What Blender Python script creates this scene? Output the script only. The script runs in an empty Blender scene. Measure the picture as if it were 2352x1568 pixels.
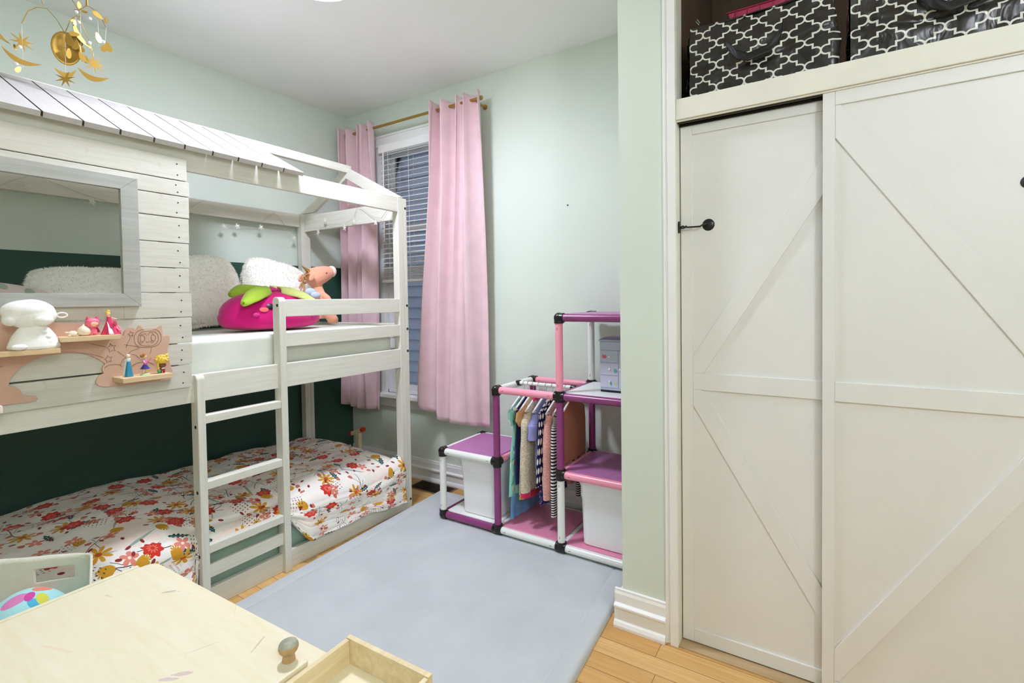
import bpy, math, random
from mathutils import Vector, Matrix, noise
random.seed(7)
SC = bpy.context.scene
COL = SC.collection
PI = math.pi
sin, cos = math.sin, math.cos

# ------------------------------------------------------------------ scene set-up
SC.view_settings.view_transform = 'Standard'
SC.view_settings.look = 'None'
SC.view_settings.gamma = 1.0
SC.view_settings.use_curve_mapping = False
SC.view_settings.exposure = 0.0
SC.cycles.max_bounces = 10
SC.cycles.diffuse_bounces = 7
SC.cycles.transparent_max_bounces = 12
SC.cycles.sample_clamp_indirect = 6.0
SC.cycles.caustics_reflective = False
SC.cycles.caustics_refractive = False

# ------------------------------------------------------------------ mesh builder
class MB:
    def __init__(s):
        s.v = []; s.f = []; s.m = []; s.uv = {}; s.mi = 0; s.T = None
    def vert(s, p, uv=None):
        p = Vector(p)
        if s.T is not None: p = s.T @ p
        s.v.append(p)
        if uv is not None: s.uv[len(s.v) - 1] = uv
        return len(s.v) - 1
    def face(s, *ids):
        s.f.append(tuple(ids)); s.m.append(s.mi)
    def box(s, lo, hi):
        x0, y0, z0 = lo; x1, y1, z1 = hi
        if x0 > x1: x0, x1 = x1, x0
        if y0 > y1: y0, y1 = y1, y0
        if z0 > z1: z0, z1 = z1, z0
        i = [s.vert(p) for p in ((x0,y0,z0),(x1,y0,z0),(x1,y1,z0),(x0,y1,z0),(x0,y0,z1),(x1,y0,z1),(x1,y1,z1),(x0,y1,z1))]
        for q in ((0,3,2,1),(4,5,6,7),(0,1,5,4),(1,2,6,5),(2,3,7,6),(3,0,4,7)): s.face(*[i[k] for k in q])
        return s
    def hexa(s, a, b):
        """two quads a (bottom loop) and b (top loop), 4 points each"""
        i = [s.vert(p) for p in list(a) + list(b)]
        for q in ((0,3,2,1),(4,5,6,7),(0,1,5,4),(1,2,6,5),(2,3,7,6),(3,0,4,7)): s.face(*[i[k] for k in q])
        return s
    def bar(s, p0, p1, w, h, up=(0,0,1)):
        p0 = Vector(p0); p1 = Vector(p1); d = (p1 - p0).normalized(); up = Vector(up)
        r = d.cross(up).normalized(); u = r.cross(d).normalized()
        q = [(-1,-1),(1,-1),(1,1),(-1,1)]
        s.hexa([p0 + r*a*w/2 + u*b*h/2 for a, b in q], [p1 + r*a*w/2 + u*b*h/2 for a, b in q])
        return s
    def prism(s, poly, o, ax, ay, th):
        """extrude a 2-D polygon; o origin, ax/ay axes, thickness vector th"""
        o = Vector(o); ax = Vector(ax); ay = Vector(ay); th = Vector(th); n = len(poly)
        a = [s.vert(o + ax*x + ay*y) for x, y in poly]
        b = [s.vert(o + ax*x + ay*y + th) for x, y in poly]
        s.face(*a[::-1]); s.face(*b)
        for k in range(n): s.face(a[k], a[(k+1) % n], b[(k+1) % n], b[k])
        return s
    def tube(s, pts, r, n=10, cap=True, closed=False):
        pts = [Vector(p) for p in pts]; N = len(pts)
        rr = r if isinstance(r, (list, tuple)) else [r]*N
        rings = []; prev = None
        for k, p in enumerate(pts):
            if closed: d = pts[(k+1) % N] - pts[k-1]
            else: d = pts[min(k+1, N-1)] - pts[max(k-1, 0)]
            d = d.normalized() if d.length > 1e-9 else Vector((0,0,1))
            if prev is None:
                t = Vector((0,0,1)) if abs(d.z) < .9 else Vector((1,0,0))
                u = d.cross(t).normalized()
            else:
                u = (prev - d*prev.dot(d))
                u = u.normalized() if u.length > 1e-6 else d.orthogonal().normalized()
            prev = u; w = d.cross(u)
            rings.append([s.vert(p + (u*cos(2*PI*j/n) + w*sin(2*PI*j/n))*rr[k]) for j in range(n)])
        for k in range(N if closed else N-1):
            A = rings[k]; B = rings[(k+1) % N]
            for j in range(n): s.face(A[j], A[(j+1) % n], B[(j+1) % n], B[j])
        if cap and not closed:
            s.face(*rings[0][::-1]); s.face(*rings[-1])
        return s
    def lathe(s, prof, c, n=24, axis='z', sq=(1, 1)):
        """profile of (radius, height)"""
        c = Vector(c); rings = []
        def P(r, h, a):
            if axis == 'z': return c + Vector((r*cos(a)*sq[0], r*sin(a)*sq[1], h))
            if axis == 'y': return c + Vector((r*cos(a)*sq[0], h, r*sin(a)*sq[1]))
            return c + Vector((h, r*cos(a)*sq[0], r*sin(a)*sq[1]))
        for r, h in prof:
            if r < 1e-6: rings.append([s.vert(P(0, h, 0))])
            else: rings.append([s.vert(P(r, h, 2*PI*j/n)) for j in range(n)])
        for k in range(len(rings)-1):
            A, B = rings[k], rings[k+1]
            for j in range(n):
                j2 = (j+1) % n
                if len(A) == 1 and len(B) == 1: continue
                if len(A) == 1: s.face(A[0], B[j2], B[j])
                elif len(B) == 1: s.face(A[j], A[j2], B[0])
                else: s.face(A[j], A[j2], B[j2], B[j])
        if len(rings[0]) > 1: s.face(*rings[0][::-1])
        if len(rings[-1]) > 1: s.face(*rings[-1])
        return s
    def ball(s, c, r, n=18, m=12, f=None):
        c = Vector(c)
        if not isinstance(r, (list, tuple)): r = (r, r, r)
        def P(a, b):
            d = Vector((cos(b)*cos(a), cos(b)*sin(a), sin(b)))
            q = Vector((d.x*r[0], d.y*r[1], d.z*r[2]))
            if f: q = f(d, q)
            return c + q
        top = s.vert(P(0, PI/2)); bot = s.vert(P(0, -PI/2)); R = []
        for k in range(1, m):
            b = PI/2 - PI*k/m
            R.append([s.vert(P(2*PI*j/n, b)) for j in range(n)])
        for j in range(n):
            j2 = (j+1) % n
            s.face(top, R[0][j], R[0][j2]); s.face(bot, R[-1][j2], R[-1][j])
            for k in range(len(R)-1): s.face(R[k][j], R[k+1][j], R[k+1][j2], R[k][j2])
        return s
    def grid(s, fn, nu, nv, uvf=None, closeu=False):
        ids = []
        for j in range(nv+1):
            row = []
            for i in range(nu if closeu else nu+1):
                u, v = i/nu, j/nv
                row.append(s.vert(fn(u, v), uvf(u, v) if uvf else None))
            ids.append(row)
        for j in range(nv):
            for i in range(nu):
                i2 = (i+1) % nu if closeu else i+1
                s.face(ids[j][i], ids[j][i2], ids[j+1][i2], ids[j+1][i])
        return s
    def build(s, name, mats, parent=None, smooth=None, bevel=0, solid=0, sub=0, recalc=True, segs=2, solid_off=-1):
        me = bpy.data.meshes.new(name)
        o0 = Vector((0,0,0))
        me.from_pydata([tuple(v) for v in s.v], [], s.f)
        if not isinstance(mats, (list, tuple)): mats = [mats]
        for m in mats: me.materials.append(m)
        for p, k in zip(me.polygons, s.m): p.material_index = k
        if s.uv:
            L = me.uv_layers.new(name='UVMap')
            for lp in me.loops:
                L.data[lp.index].uv = s.uv.get(lp.vertex_index, (0, 0))
        if recalc:
            import bmesh
            b = bmesh.new(); b.from_mesh(me)
            bmesh.ops.recalc_face_normals(b, faces=b.faces)
            b.to_mesh(me); b.free()
        if smooth is not None:
            for p in me.polygons: p.use_smooth = True
            if smooth < 180: me.set_sharp_from_angle(angle=math.radians(smooth))
        me.validate(); me.update()
        o = bpy.data.objects.new(name, me); COL.objects.link(o)
        if parent is not None: place(o, parent)
        if bevel:
            md = o.modifiers.new('bevel', 'BEVEL'); md.width = bevel; md.segments = segs; md.limit_method = 'ANGLE'; md.angle_limit = math.radians(40)
            md.harden_normals = False
        if solid:
            md = o.modifiers.new('solid', 'SOLIDIFY'); md.thickness = solid; md.offset = solid_off
        if sub:
            md = o.modifiers.new('sub', 'SUBSURF'); md.levels = sub; md.render_levels = sub
        return o

def world_loc(o):
    l = Vector(o.location)
    while o.parent is not None:
        o = o.parent; l = l + Vector(o.location)
    return l
def place(o, parent):
    """parent a world-space mesh: all empties here carry only a location"""
    o.parent = parent
    o.location = -world_loc(parent)
def tag(o, label=None, cat=None, group=None, kind=None):
    if label: o['label'] = label
    if cat: o['category'] = cat
    if group: o['group'] = group
    if kind: o['kind'] = kind
    return o
def thing(name, label, cat, loc=(0,0,0), group=None):
    o = bpy.data.objects.new(name, None); COL.objects.link(o); o.location = loc; o.empty_display_size = .05
    return tag(o, label, cat, group)
def struct(o): o['kind'] = 'structure'; return o
def B(lo, hi): return MB().box(lo, hi)

# ------------------------------------------------------------------ materials
def lin(c):
    return c/12.92 if c <= .04045 else ((c+.055)/1.055)**2.4
def H(h):
    h = h.lstrip('#'); return tuple(lin(int(h[i:i+2], 16)/255) for i in (0, 2, 4)) + (1.0,)
NT = None
class X:
    """small expression helper writing Math nodes into the current tree"""
    def __init__(s, k): s.k = k
    @staticmethod
    def n(op, *a, clamp=False):
        nd = NT.nodes.new('ShaderNodeMath'); nd.operation = op; nd.use_clamp = clamp
        for i, q in enumerate(a):
            if isinstance(q, X): q = q.k
            if isinstance(q, (int, float)): nd.inputs[i].default_value = q
            else: NT.links.new(q, nd.inputs[i])
        return X(nd.outputs[0])
    def __add__(s, o): return X.n('ADD', s, o)
    def __radd__(s, o): return X.n('ADD', o, s)
    def __sub__(s, o): return X.n('SUBTRACT', s, o)
    def __rsub__(s, o): return X.n('SUBTRACT', o, s)
    def __mul__(s, o): return X.n('MULTIPLY', s, o)
    def __rmul__(s, o): return X.n('MULTIPLY', s, o)
    def __truediv__(s, o): return X.n('DIVIDE', s, o)
    def __lt__(s, o): return X.n('LESS_THAN', s, o)
    def __gt__(s, o): return X.n('GREATER_THAN', s, o)
    def abs(s): return X.n('ABSOLUTE', s)
    def floor(s): return X.n('FLOOR', s)
    def frac(s): return X.n('FRACT', s)
    def sin(s): return X.n('SINE', s)
    def cos(s): return X.n('COSINE', s)
    def sqrt(s): return X.n('SQRT', s)
    def min(s, o): return X.n('MINIMUM', s, o)
    def max(s, o): return X.n('MAXIMUM', s, o)
def length(a, b): return (a*a + b*b).sqrt()

class M:
    def __init__(s, name, rough=.5, color=None, spec=.5, metallic=0, sheen=0):
        global NT
        s.m = bpy.data.materials.new(name); s.m.use_nodes = True; s.nt = s.m.node_tree; NT = s.nt
        s.b = s.nt.nodes['Principled BSDF']
        s.b.inputs['Roughness'].default_value = rough
        s.b.inputs['Metallic'].default_value = metallic
        s.b.inputs['Specular IOR Level'].default_value = spec
        if sheen: s.b.inputs['Sheen Weight'].default_value = sheen
        s.c = None
        if color: s.base(color)
    def node(s, t, **kw):
        n = s.nt.nodes.new(t)
        for k, v in kw.items(): setattr(n, k, v)
        return n
    def link(s, a, b): s.nt.links.new(a, b)
    def base(s, c):
        if isinstance(c, str): c = H(c)
        if isinstance(c, tuple): s.b.inputs['Base Color'].default_value = c
        else: s.link(c, s.b.inputs['Base Color'])
        s.c = c
    def obj(s): return s.node('ShaderNodeTexCoord').outputs['Object']
    def uv(s): return s.node('ShaderNodeTexCoord').outputs['UV']
    def mapping(s, v, scale=(1,1,1), rot=(0,0,0), loc=(0,0,0)):
        n = s.node('ShaderNodeMapping'); s.link(v, n.inputs[0])
        n.inputs['Scale'].default_value = scale; n.inputs['Rotation'].default_value = rot; n.inputs['Location'].default_value = loc
        return n.outputs[0]
    def noise(s, v, scale, detail=3, rough=.55, dist=0):
        n = s.node('ShaderNodeTexNoise'); s.link(v, n.inputs['Vector'])
        n.inputs['Scale'].default_value = scale; n.inputs['Detail'].default_value = detail; n.inputs['Roughness'].default_value = rough; n.inputs['Distortion'].default_value = dist
        return n.outputs['Fac']
    def ramp(s, f, stops):
        n = s.node('ShaderNodeValToRGB'); s.link(f, n.inputs[0]); e = n.color_ramp.elements
        while len(e) < len(stops): e.new(.5)
        for k, (p, c) in enumerate(stops):
            e[k].position = p; e[k].color = H(c) if isinstance(c, str) else c
        return n.outputs[0]
    def mix(s, f, a, b, mode='MIX'):
        n = s.node('ShaderNodeMix'); n.data_type = 'RGBA'; n.blend_type = mode
        for q, i in ((f, 0), (a, 6), (b, 7)):
            if isinstance(q, X): q = q.k
            if isinstance(q, str): q = H(q)
            if isinstance(q, (int, float)) and i == 0: n.inputs[0].default_value = q
            elif isinstance(q, tuple): n.inputs[i].default_value = q
            else: s.link(q, n.inputs[i])
        return n.outputs[2]
    def bump(s, h, strength=.2, dist=.01):
        n = s.node('ShaderNodeBump'); n.inputs['Strength'].default_value = strength; n.inputs['Distance'].default_value = dist
        if isinstance(h, X): h = h.k
        s.link(h, n.inputs['Height']); s.link(n.outputs[0], s.b.inputs['Normal'])
    def xy(s, v):
        n = s.node('ShaderNodeSeparateXYZ'); s.link(v, n.inputs[0])
        return X(n.outputs[0]), X(n.outputs[1]), X(n.outputs[2])

def plain(name, col, rough=.5, spec=.5, var=.06, nscale=6, bump=0, bscale=120, metallic=0, sheen=0):
    """flat colour with slight procedural mottling"""
    m = M(name, rough, spec=spec, metallic=metallic, sheen=sheen)
    o = m.obj(); f = m.noise(o, nscale, 4)
    c = H(col); d = tuple(x*(1-var) for x in c[:3]) + (1,); e = tuple(min(1, x*(1+var)) for x in c[:3]) + (1,)
    m.base(m.ramp(f, [(.3, d), (.7, e)]))
    if bump: m.bump(m.noise(o, bscale, 3), bump, .004)
    return m.m
def wood(name, c0, c1, axis='y', rough=.5, scale=9, spec=.4, stretch=14, bump=.08):
    m = M(name, rough, spec=spec); o = m.obj()
    sc = {'x': (1, stretch, stretch), 'y': (stretch, 1, stretch), 'z': (stretch, stretch, 1)}[axis]
    f = m.noise(m.mapping(o, sc), scale/4, 6, .6, .6)
    m.base(m.ramp(f, [(.3, c0), (.7, c1)]))
    m.bump(f, bump, .003)
    return m.m
def fabric(name, col, rough=.9, var=.1, bump=.15, bscale=60, sheen=.15):
    return plain(name, col, rough, .2, var, 9, bump, bscale, 0, sheen)

MT = {}
# paint, wood and metal
def m_wall(name, low=None):
    m = M(name, .55, spec=.35); o = m.obj()
    f = m.noise(o, 2.2, 3)
    c = m.ramp(f, [(.3, '#d5dfd2'), (.7, '#dae3d7')])
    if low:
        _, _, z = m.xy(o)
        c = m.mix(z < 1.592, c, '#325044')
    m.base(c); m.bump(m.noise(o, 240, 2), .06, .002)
    return m.m
MT['wall'] = m_wall('sage_wall_paint')
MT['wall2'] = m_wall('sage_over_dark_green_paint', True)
MT['ceil'] = plain('ceiling_paint', '#f4f7f5', .8, .2, .015, 3)
MT['trim'] = plain('white_trim_paint', '#f0f0ee', .4, .4, .02, 5)
MT['door'] = plain('white_door_paint', '#e7e7e4', .42, .4, .02, 4)
MT['cream'] = plain('cream_closet_paint', '#eae8dc', .5, .3, .03, 8)
MT['closet_dark'] = plain('closet_lining', '#5a4a3a', .8, .2, .15, 6)
MT['track'] = plain('dark_track_metal', '#3a342c', .35, .5, .1, 9, metallic=.7)
MT['bed'] = wood('white_washed_pine', '#d6d4c6', '#e3e1d5', 'y', .55, 14, .3, 22)
MT['bedz'] = wood('white_washed_pine_upright', '#d6d4c6', '#e3e1d5', 'z', .55, 14, .3, 22)
MT['bedx'] = wood('white_washed_pine_cross', '#d6d4c6', '#e6e4da', 'x', .55, 14, .3, 22)
MT['roof'] = wood('pale_roof_slats', '#bdbab5', '#c8c5c1', 'x', .55, 16, .3, 22)
def m_plank():
    m = M('weathered_plank_paint', .6, spec=.25); o = m.obj()
    f = m.noise(m.mapping(o, (20, 1, 20)), 5, 6, .6, .5)
    c = m.ramp(f, [(.3, '#c6c3b4'), (.7, '#d3d1c5')])
    g = m.noise(m.mapping(o, (6, 6, 3)), 4.5, 5)
    c = m.mix(m.ramp(g, [(.62, (0,0,0,1)), (.78, (.45,.45,.45,1))]), c, '#b0a286')
    m.base(c); m.bump(f, .12, .003); return m.m
MT['plank'] = m_plank()
MT['gapshade'] = plain('slat_gap_shade', '#6a5f55', .7, .2, .1, 20)  # dark tone on the side faces stands in for shade between roof slats
MT['greywood'] = wood('grey_window_frame_wood', '#9c9e95', '#b4b5ac', 'y', .5, 12, .4, 20)
MT['black'] = plain('black_metal', '#0c0c0e', .35, .5, .1)
MT['blackplastic'] = plain('black_plastic', '#17130f', .3, .5, .1)
MT['bolt'] = plain('bolt_hole_black', '#15130f', .5, .4, .1)
MT['gold'] = plain('brass_gold', '#b6934a', .28, .5, .08, metallic=.9)
MT['goldleaf'] = plain('gold_foil', '#b08c3c', .38, .5, .12, metallic=.65)
def m_floor():
    m = M('oak_floor', .32, spec=.45); o = m.obj()
    x, y, z = m.xy(o)
    row = (y/.083).floor()
    wn = m.node('ShaderNodeTexWhiteNoise', noise_dimensions='1D'); m.link(row.k, wn.inputs['W'])
    off = X(wn.outputs['Value'])
    seg = ((x + off*1.7)/.9).floor()
    wn2 = m.node('ShaderNodeTexWhiteNoise', noise_dimensions='2D')
    cb = m.node('ShaderNodeCombineXYZ'); m.link(row.k, cb.inputs[0]); m.link(seg.k, cb.inputs[1]); m.link(cb.outputs[0], wn2.inputs['Vector'])
    c = m.ramp(wn2.outputs['Value'], [(.0, '#c9985a'), (.5, '#d6ab6c'), (1.0, '#e2bb7e')])
    g = m.noise(m.mapping(o, (1.2, 24, 24)), 3, 6, .65, .8)
    c = m.mix(m.ramp(g, [(.35, (0,0,0,1)), (.72, (.6,.6,.6,1))]), c, '#b5823f')
    gy = ((y/.083).frac() - .5).abs()
    gx = (((x + off*1.7)/.9).frac() - .5).abs()
    line = (gy > .488).max(gx > .4988)
    c = m.mix(line, c, '#7a4f22')
    m.base(c); m.bump(line, -.2, .002); return m.m
MT['floor'] = m_floor()
MT['thresh'] = wood('worn_threshold_wood', '#a98f66', '#c4a986', 'x', .5, 10)
MT['pine'] = wood('pale_pine', '#d8c296', '#ecdcb4', 'y', .45, 10, .35, 18)
def m_desk():
    m = M('pale_maple_tabletop', .4, spec=.35); o = m.obj()
    f = m.noise(m.mapping(o, (2, 18, 18)), 2.5, 6, .6, .7)
    c = m.ramp(f, [(.3, '#e6dcba'), (.7, '#ece4ca')])
    # crayon and paint smudges left by use
    def smear(c, x0, y0, ang, L, w, col, amt):
        x, y, z = m.xy(o); dx = x - x0; dy = y - y0
        u = dx*cos(ang) + dy*sin(ang); v = dy*cos(ang) - dx*sin(ang)
        n = X(m.noise(o, 60, 4)) * .6 + .7
        k = (((u/L)*(u/L) + (v/w)*(v/w)) < n*n*n - .1)
        return m.mix(k*(amt*.62), c, col)
    c = smear(c, -1.500, .592, .9, .018, .0035, '#6a5a52', .75)
    c = smear(c, -1.478, .608, .9, .03, .0015, '#8a7a62', .5)
    c = smear(c, -1.62, .50, .2, .014, .003, '#b3a070', .5)
    c = smear(c, -1.142, .470, .7, .022, .006, '#b98aa6', .7)
    c = smear(c, -1.150, .448, .6, .02, .005, '#b58fae', .65)
    c = smear(c, -1.19, .53, 1.2, .035, .0012, '#a08a92', .5)
    c = smear(c, -1.095, .604, 2.1, .03, .0025, '#a98c8c', .7)
    c = smear(c, -1.015, .612, .6, .006, .006, '#e8cf4e', .9)
    c = smear(c, -1.36, .42, .4, .05, .006, '#cfe0a0', .35)
    c = smear(c, -1.47, .36, .3, .05, .004, '#e6b3a4', .35)
    c = smear(c, -1.30, .66, 2.6, .05, .0012, '#c9b58c', .5)
    m.base(c); m.bump(f, .05, .002); return m.m
MT['desk'] = m_desk()
MT['mdf'] = plain('raw_fibreboard', '#cca892', .75, .2, .06, 10, .05, 300)
MT['mdfline'] = plain('burnt_engraving', '#5e4034', .8, .1, .1)
MT['ledge'] = wood('birch_ledge_ply', '#cfae84', '#e2c9a0', 'y', .55, 10, .3, 18)
MT['tubewhite'] = plain('white_plastic_tube', '#eceee8', .28, .5, .02)
MT['tubepurple'] = plain('purple_plastic_tube', '#8a3d72', .25, .5, .04)
MT['tubepink'] = plain('pink_plastic_tube', '#f39cb0', .28, .5, .03)
MT['panelpurple'] = plain('purple_plastic_panel', '#b271a6', .35, .45, .03)
MT['panelpink'] = plain('pink_plastic_panel', '#e58fae', .35, .45, .03)
MT['panelwhite'] = plain('white_plastic_panel', '#eceeea', .35, .45, .02)
def m_bin():
    m = M('milky_bin_plastic', .35, '#f4f5f5', spec=.4)
    m.b.inputs['Roughness'].default_value = .45
    return m.m
MT['bin'] = m_bin()
def m_mat():
    m = M('grey_padded_mat', .75, spec=.25); o = m.obj()
    f = m.noise(o, 3.5, 5, .6, .3)
    c = m.ramp(f, [(.3, '#bcc2c3'), (.7, '#c9cdce')])
    m.base(c); m.bump(m.noise(o, 180, 3), .1, .002); return m.m
MT['mat'] = m_mat()
MT['vent'] = plain('brown_register_metal', '#2a1c12', .4, .5, .1, metallic=.5)
MT['ventrim'] = plain('tan_register_edge', '#8a6a42', .4, .5, .1, metallic=.3)
MT['felt'] = fabric('cream_felt', '#d9d8c4', .95, .06, .3, 240)
MT['pinkcurtain'] = fabric('pink_curtain_cloth', '#e0c2c7', .85, .05, .12, 420)
MT['sheet'] = fabric('pale_grey_green_sheet', '#d8dccf', .9, .04, .1, 300)
MT['mint'] = fabric('mint_sheet', '#a9c3b2', .9, .06, .12, 260)
MT['fur'] = plain('white_shaggy_pile', '#fdfbf2', .95, .1, .03, 30, .35, 110)
MT['siding'] = plain('blue_grey_siding', '#828790', .7, .25, .05, 5, .05, 200)
MT['vinyl'] = plain('white_window_vinyl', '#e8eaea', .4, .4, .02)
MT['blind'] = plain('white_blind_slats', '#eeeeec', .4, .4, .02)
def m_glass():
    m = M('window_glass', .02)
    t = m.node('ShaderNodeBsdfTransparent'); g = m.node('ShaderNodeBsdfGlossy'); g.inputs['Roughness'].default_value = .02
    fz = m.node('ShaderNodeFresnel'); fz.inputs[0].default_value = 1.35
    mx = m.node('ShaderNodeMixShader'); m.link(fz.outputs[0], mx.inputs[0]); m.link(t.outputs[0], mx.inputs[1]); m.link(g.outputs[0], mx.inputs[2])
    m.link(mx.outputs[0], m.nt.nodes['Material Output'].inputs[0]); return m.m
MT['glass'] = m_glass()
def m_emit(name, col, s):
    m = M(name); e = m.node('ShaderNodeEmission'); e.inputs[0].default_value = H(col); e.inputs[1].default_value = s
    m.link(e.outputs[0], m.nt.nodes['Material Output'].inputs[0]); return m.m
# ------------------------------------------------------------------ printed patterns
def cell(m, u, v, s, seed, jit=.35):
    cb = m.node('ShaderNodeCombineXYZ')
    a = u/s; b = v/s
    m.link(a.floor().k, cb.inputs[0]); m.link(b.floor().k, cb.inputs[1]); cb.inputs[2].default_value = seed
    wn = m.node('ShaderNodeTexWhiteNoise', noise_dimensions='3D'); m.link(cb.outputs[0], wn.inputs['Vector'])
    sp = m.node('ShaderNodeSeparateColor'); m.link(wn.outputs['Color'], sp.inputs[0])
    r1, r2, r3 = X(sp.outputs[0]), X(sp.outputs[1]), X(sp.outputs[2])
    lx = a.frac() - .5 - (r1 - .5)*jit; ly = b.frac() - .5 - (r2 - .5)*jit
    th = r3*6.283; c = th.cos(); sn = th.sin()
    x = lx*c + ly*sn; y = ly*c - lx*sn
    return x, y, X(wn.outputs['Value'])
def fl_poppy(x, y, R=.27):
    r = length(x, y); t = X.n('ARCTAN2', y, x)
    return r < (t*8).sin()*(.07*R/.27) *.5 + R
def fl_daisy(x, y, n, R=.36, a=.3):
    r = length(x, y); t = X.n('ARCTAN2', y, x)
    return r < ((t*(n/2)).cos().abs()*(1-a) + a)*R
def fl_leaf(x, y, L=.40, w=.12, k=40, s=.3):
    return (y.abs() < (1 - (x/L)*(x/L))*((x*k).sin()*s + 1)*w)
def fl_ell(x, y, a, b):
    return ((x/a)*(x/a) + (y/b)*(y/b)) < 1
def fl_stem(x, y):
    base = ((y - (x*5).sin()*.05).abs() < .011) * (x.abs() < .42)
    br = ((y - x.abs()*.8 - .02).abs() < .010) * (x.abs() < .26)
    br2 = ((y + (x - .15).abs()*.7 + .02).abs() < .009) * ((x - .15).abs() < .22)
    return base.max(br).max(br2)
def m_floral(name, ground='#f1ebe2', k=1.0, seed=0):
    m = M(name, .9, spec=.15, sheen=.1)
    u, v, _ = m.xy(m.uv()); u = u/k + 20; v = v/k + 20
    wash = X(m.noise(m.uv(), 4.5/k, 3))
    c = m.mix((wash > .56)*.55, ground, '#f0d9cb')
    c = m.mix((X(m.noise(m.mapping(m.uv(), (1,1,1), loc=(5,3,0)), 5.5/k, 3)) > .6)*.5, c, '#d9dfd3')
    def lay(s, off, sd, prob, shp, col, amt=1.0, extra=None, jit=.35):
        nonlocal c
        x, y, r = cell(m, u + off, v + off*.63, s, sd + seed, jit)
        on = r < prob
        c = m.mix(shp(x, y)*on*amt, c, col)
        if extra:
            for sh, cc in extra: c = m.mix(sh(x, y)*on, c, cc)
    # thin stems, leaves, blooms, specks
    lay(.17, .03, 1, .62, fl_stem, '#39464c')
    lay(.21, .11, 2, .45, lambda x, y: fl_leaf(x, y, .45, .035, 1, 0), '#9fb2a6')
    lay(.135, .07, 3, .42, lambda x, y: fl_leaf(x, y, .36, .11, 46, .35), '#1d4a4a', 1, [(lambda x, y: fl_leaf(x, y, .3, .012, 1, 0), '#b9c8bf')])
    lay(.15, .02, 4, .36, lambda x, y: fl_daisy(x, y, 8, .36, .22), '#cf972f', 1, [(lambda x, y: fl_ell(x, y, .085, .085), '#b4521f')])
    lay(.16, .085, 5, .40, lambda x, y: fl_poppy(x, y, .25), '#c6342a', 1, [(lambda x, y: (fl_daisy(x, y, 10, .15, .1))*(length(x, y) > .055), '#e2725f')])
    lay(.11, .045, 6, .32, lambda x, y: fl_daisy(x, y, 5, .33, .35), '#d98673', 1, [(lambda x, y: fl_ell(x, y, .06, .06), '#f0d9cb')])
    lay(.085, .015, 7, .30, lambda x, y: fl_ell(x, y, .22, .15)*(x < .12), '#c4705c')
    lay(.14, .055, 8, .26, lambda x, y: fl_ell(x, y, .26, .16)*(x < .1 ).max(fl_daisy(x - .1, y, 9, .17, .2)), '#c8922b')
    lay(.06, .025, 9, .28, lambda x, y: fl_ell(x, y, .22, .12), '#8a2f30')
    def specks(x, y):
        return fl_ell((x*9).frac() - .5, (y*7).frac() - .5, .16, .24)*(length(x, y) < .36)
    lay(.14, .09, 10, .3, specks, '#4b4440')
    m.base(c); m.bump(m.noise(m.obj(), 40, 4), .12, .006)
    return m.m
def m_trellis(name):
    m = M(name, .3, spec=.5)
    u, v, _ = m.xy(m.uv())
    w = .046
    a = X.n('PINGPONG', u/w + 40, 1.0); b = X.n('PINGPONG', v/(w*.86) + 40, 1.0)
    # the centre of a cell is at (0,0) and (1,1); fold the odd squares over so that one boundary path serves all
    def half(x, y):
        arc = (length(x - .66, y) - .34).abs() + (x < .60)*5
        s1 = ((x - .55).abs() - .055).max((y - .335).abs())
        s2 = ((y - .415).abs() - .085).max((x - .5).abs())
        return arc.min(s1.max(0)).min(s2.max(0))
    d = half(a, b).min(half(1 - a, 1 - b))
    line = d < .062
    f = m.noise(m.obj(), 14, 4)
    blk = m.ramp(f, [(.3, '#1b1714'), (.7, '#2c2825')])
    c = m.mix(line, blk, '#dcdcd2')
    m.base(c)
    m.bump(m.noise(m.obj(), 9, 3, .5, 1.2), .5, .03)
    return m.m
def m_dots(name, ground, dot, s=.028, r=.3):
    m = M(name, .85, spec=.2)
    u, v, _ = m.xy(m.uv())
    b = v/s; a = u/s + (b.floor()*.5).frac()
    d = length(a.frac() - .5, b.frac() - .5) < r
    m.base(m.mix(d, ground, dot)); return m.m
def m_stripes(name, c0, c1, s=.012, axis=1):
    m = M(name, .85, spec=.2)
    u, v, _ = m.xy(m.uv())
    q = v if axis else u
    m.base(m.mix((q/s).frac() < .48, c0, c1)); return m.m
def m_knit(name, c0, c1, scale=70, st=.5, stretch=(1, 1, 1.8)):
    m = M(name, .95, spec=.1, sheen=.2)
    o = m.mapping(m.obj(), stretch)
    n = m.node('ShaderNodeTexVoronoi'); n.inputs['Scale'].default_value = scale; m.link(o, n.inputs['Vector'])
    m.base(m.ramp(n.outputs['Distance'], [(.1, c1), (.6, c0)])); m.bump(n.outputs['Distance'], -st, .006); return m.m
def m_scatter(name, ground, spots, s=.05, k=1):
    m = M(name, .85, spec=.2)
    u, v, _ = m.xy(m.uv()); u = u + 9; v = v + 9; c = ground
    for i, (col, prob, a, b) in enumerate(spots):
        x, y, r = cell(m, u + i*.017, v + i*.011, s, 30 + i + k)
        c = m.mix(fl_ell(x, y, a, b)*(r < prob), c, col)
    m.base(c); return m.m

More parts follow.
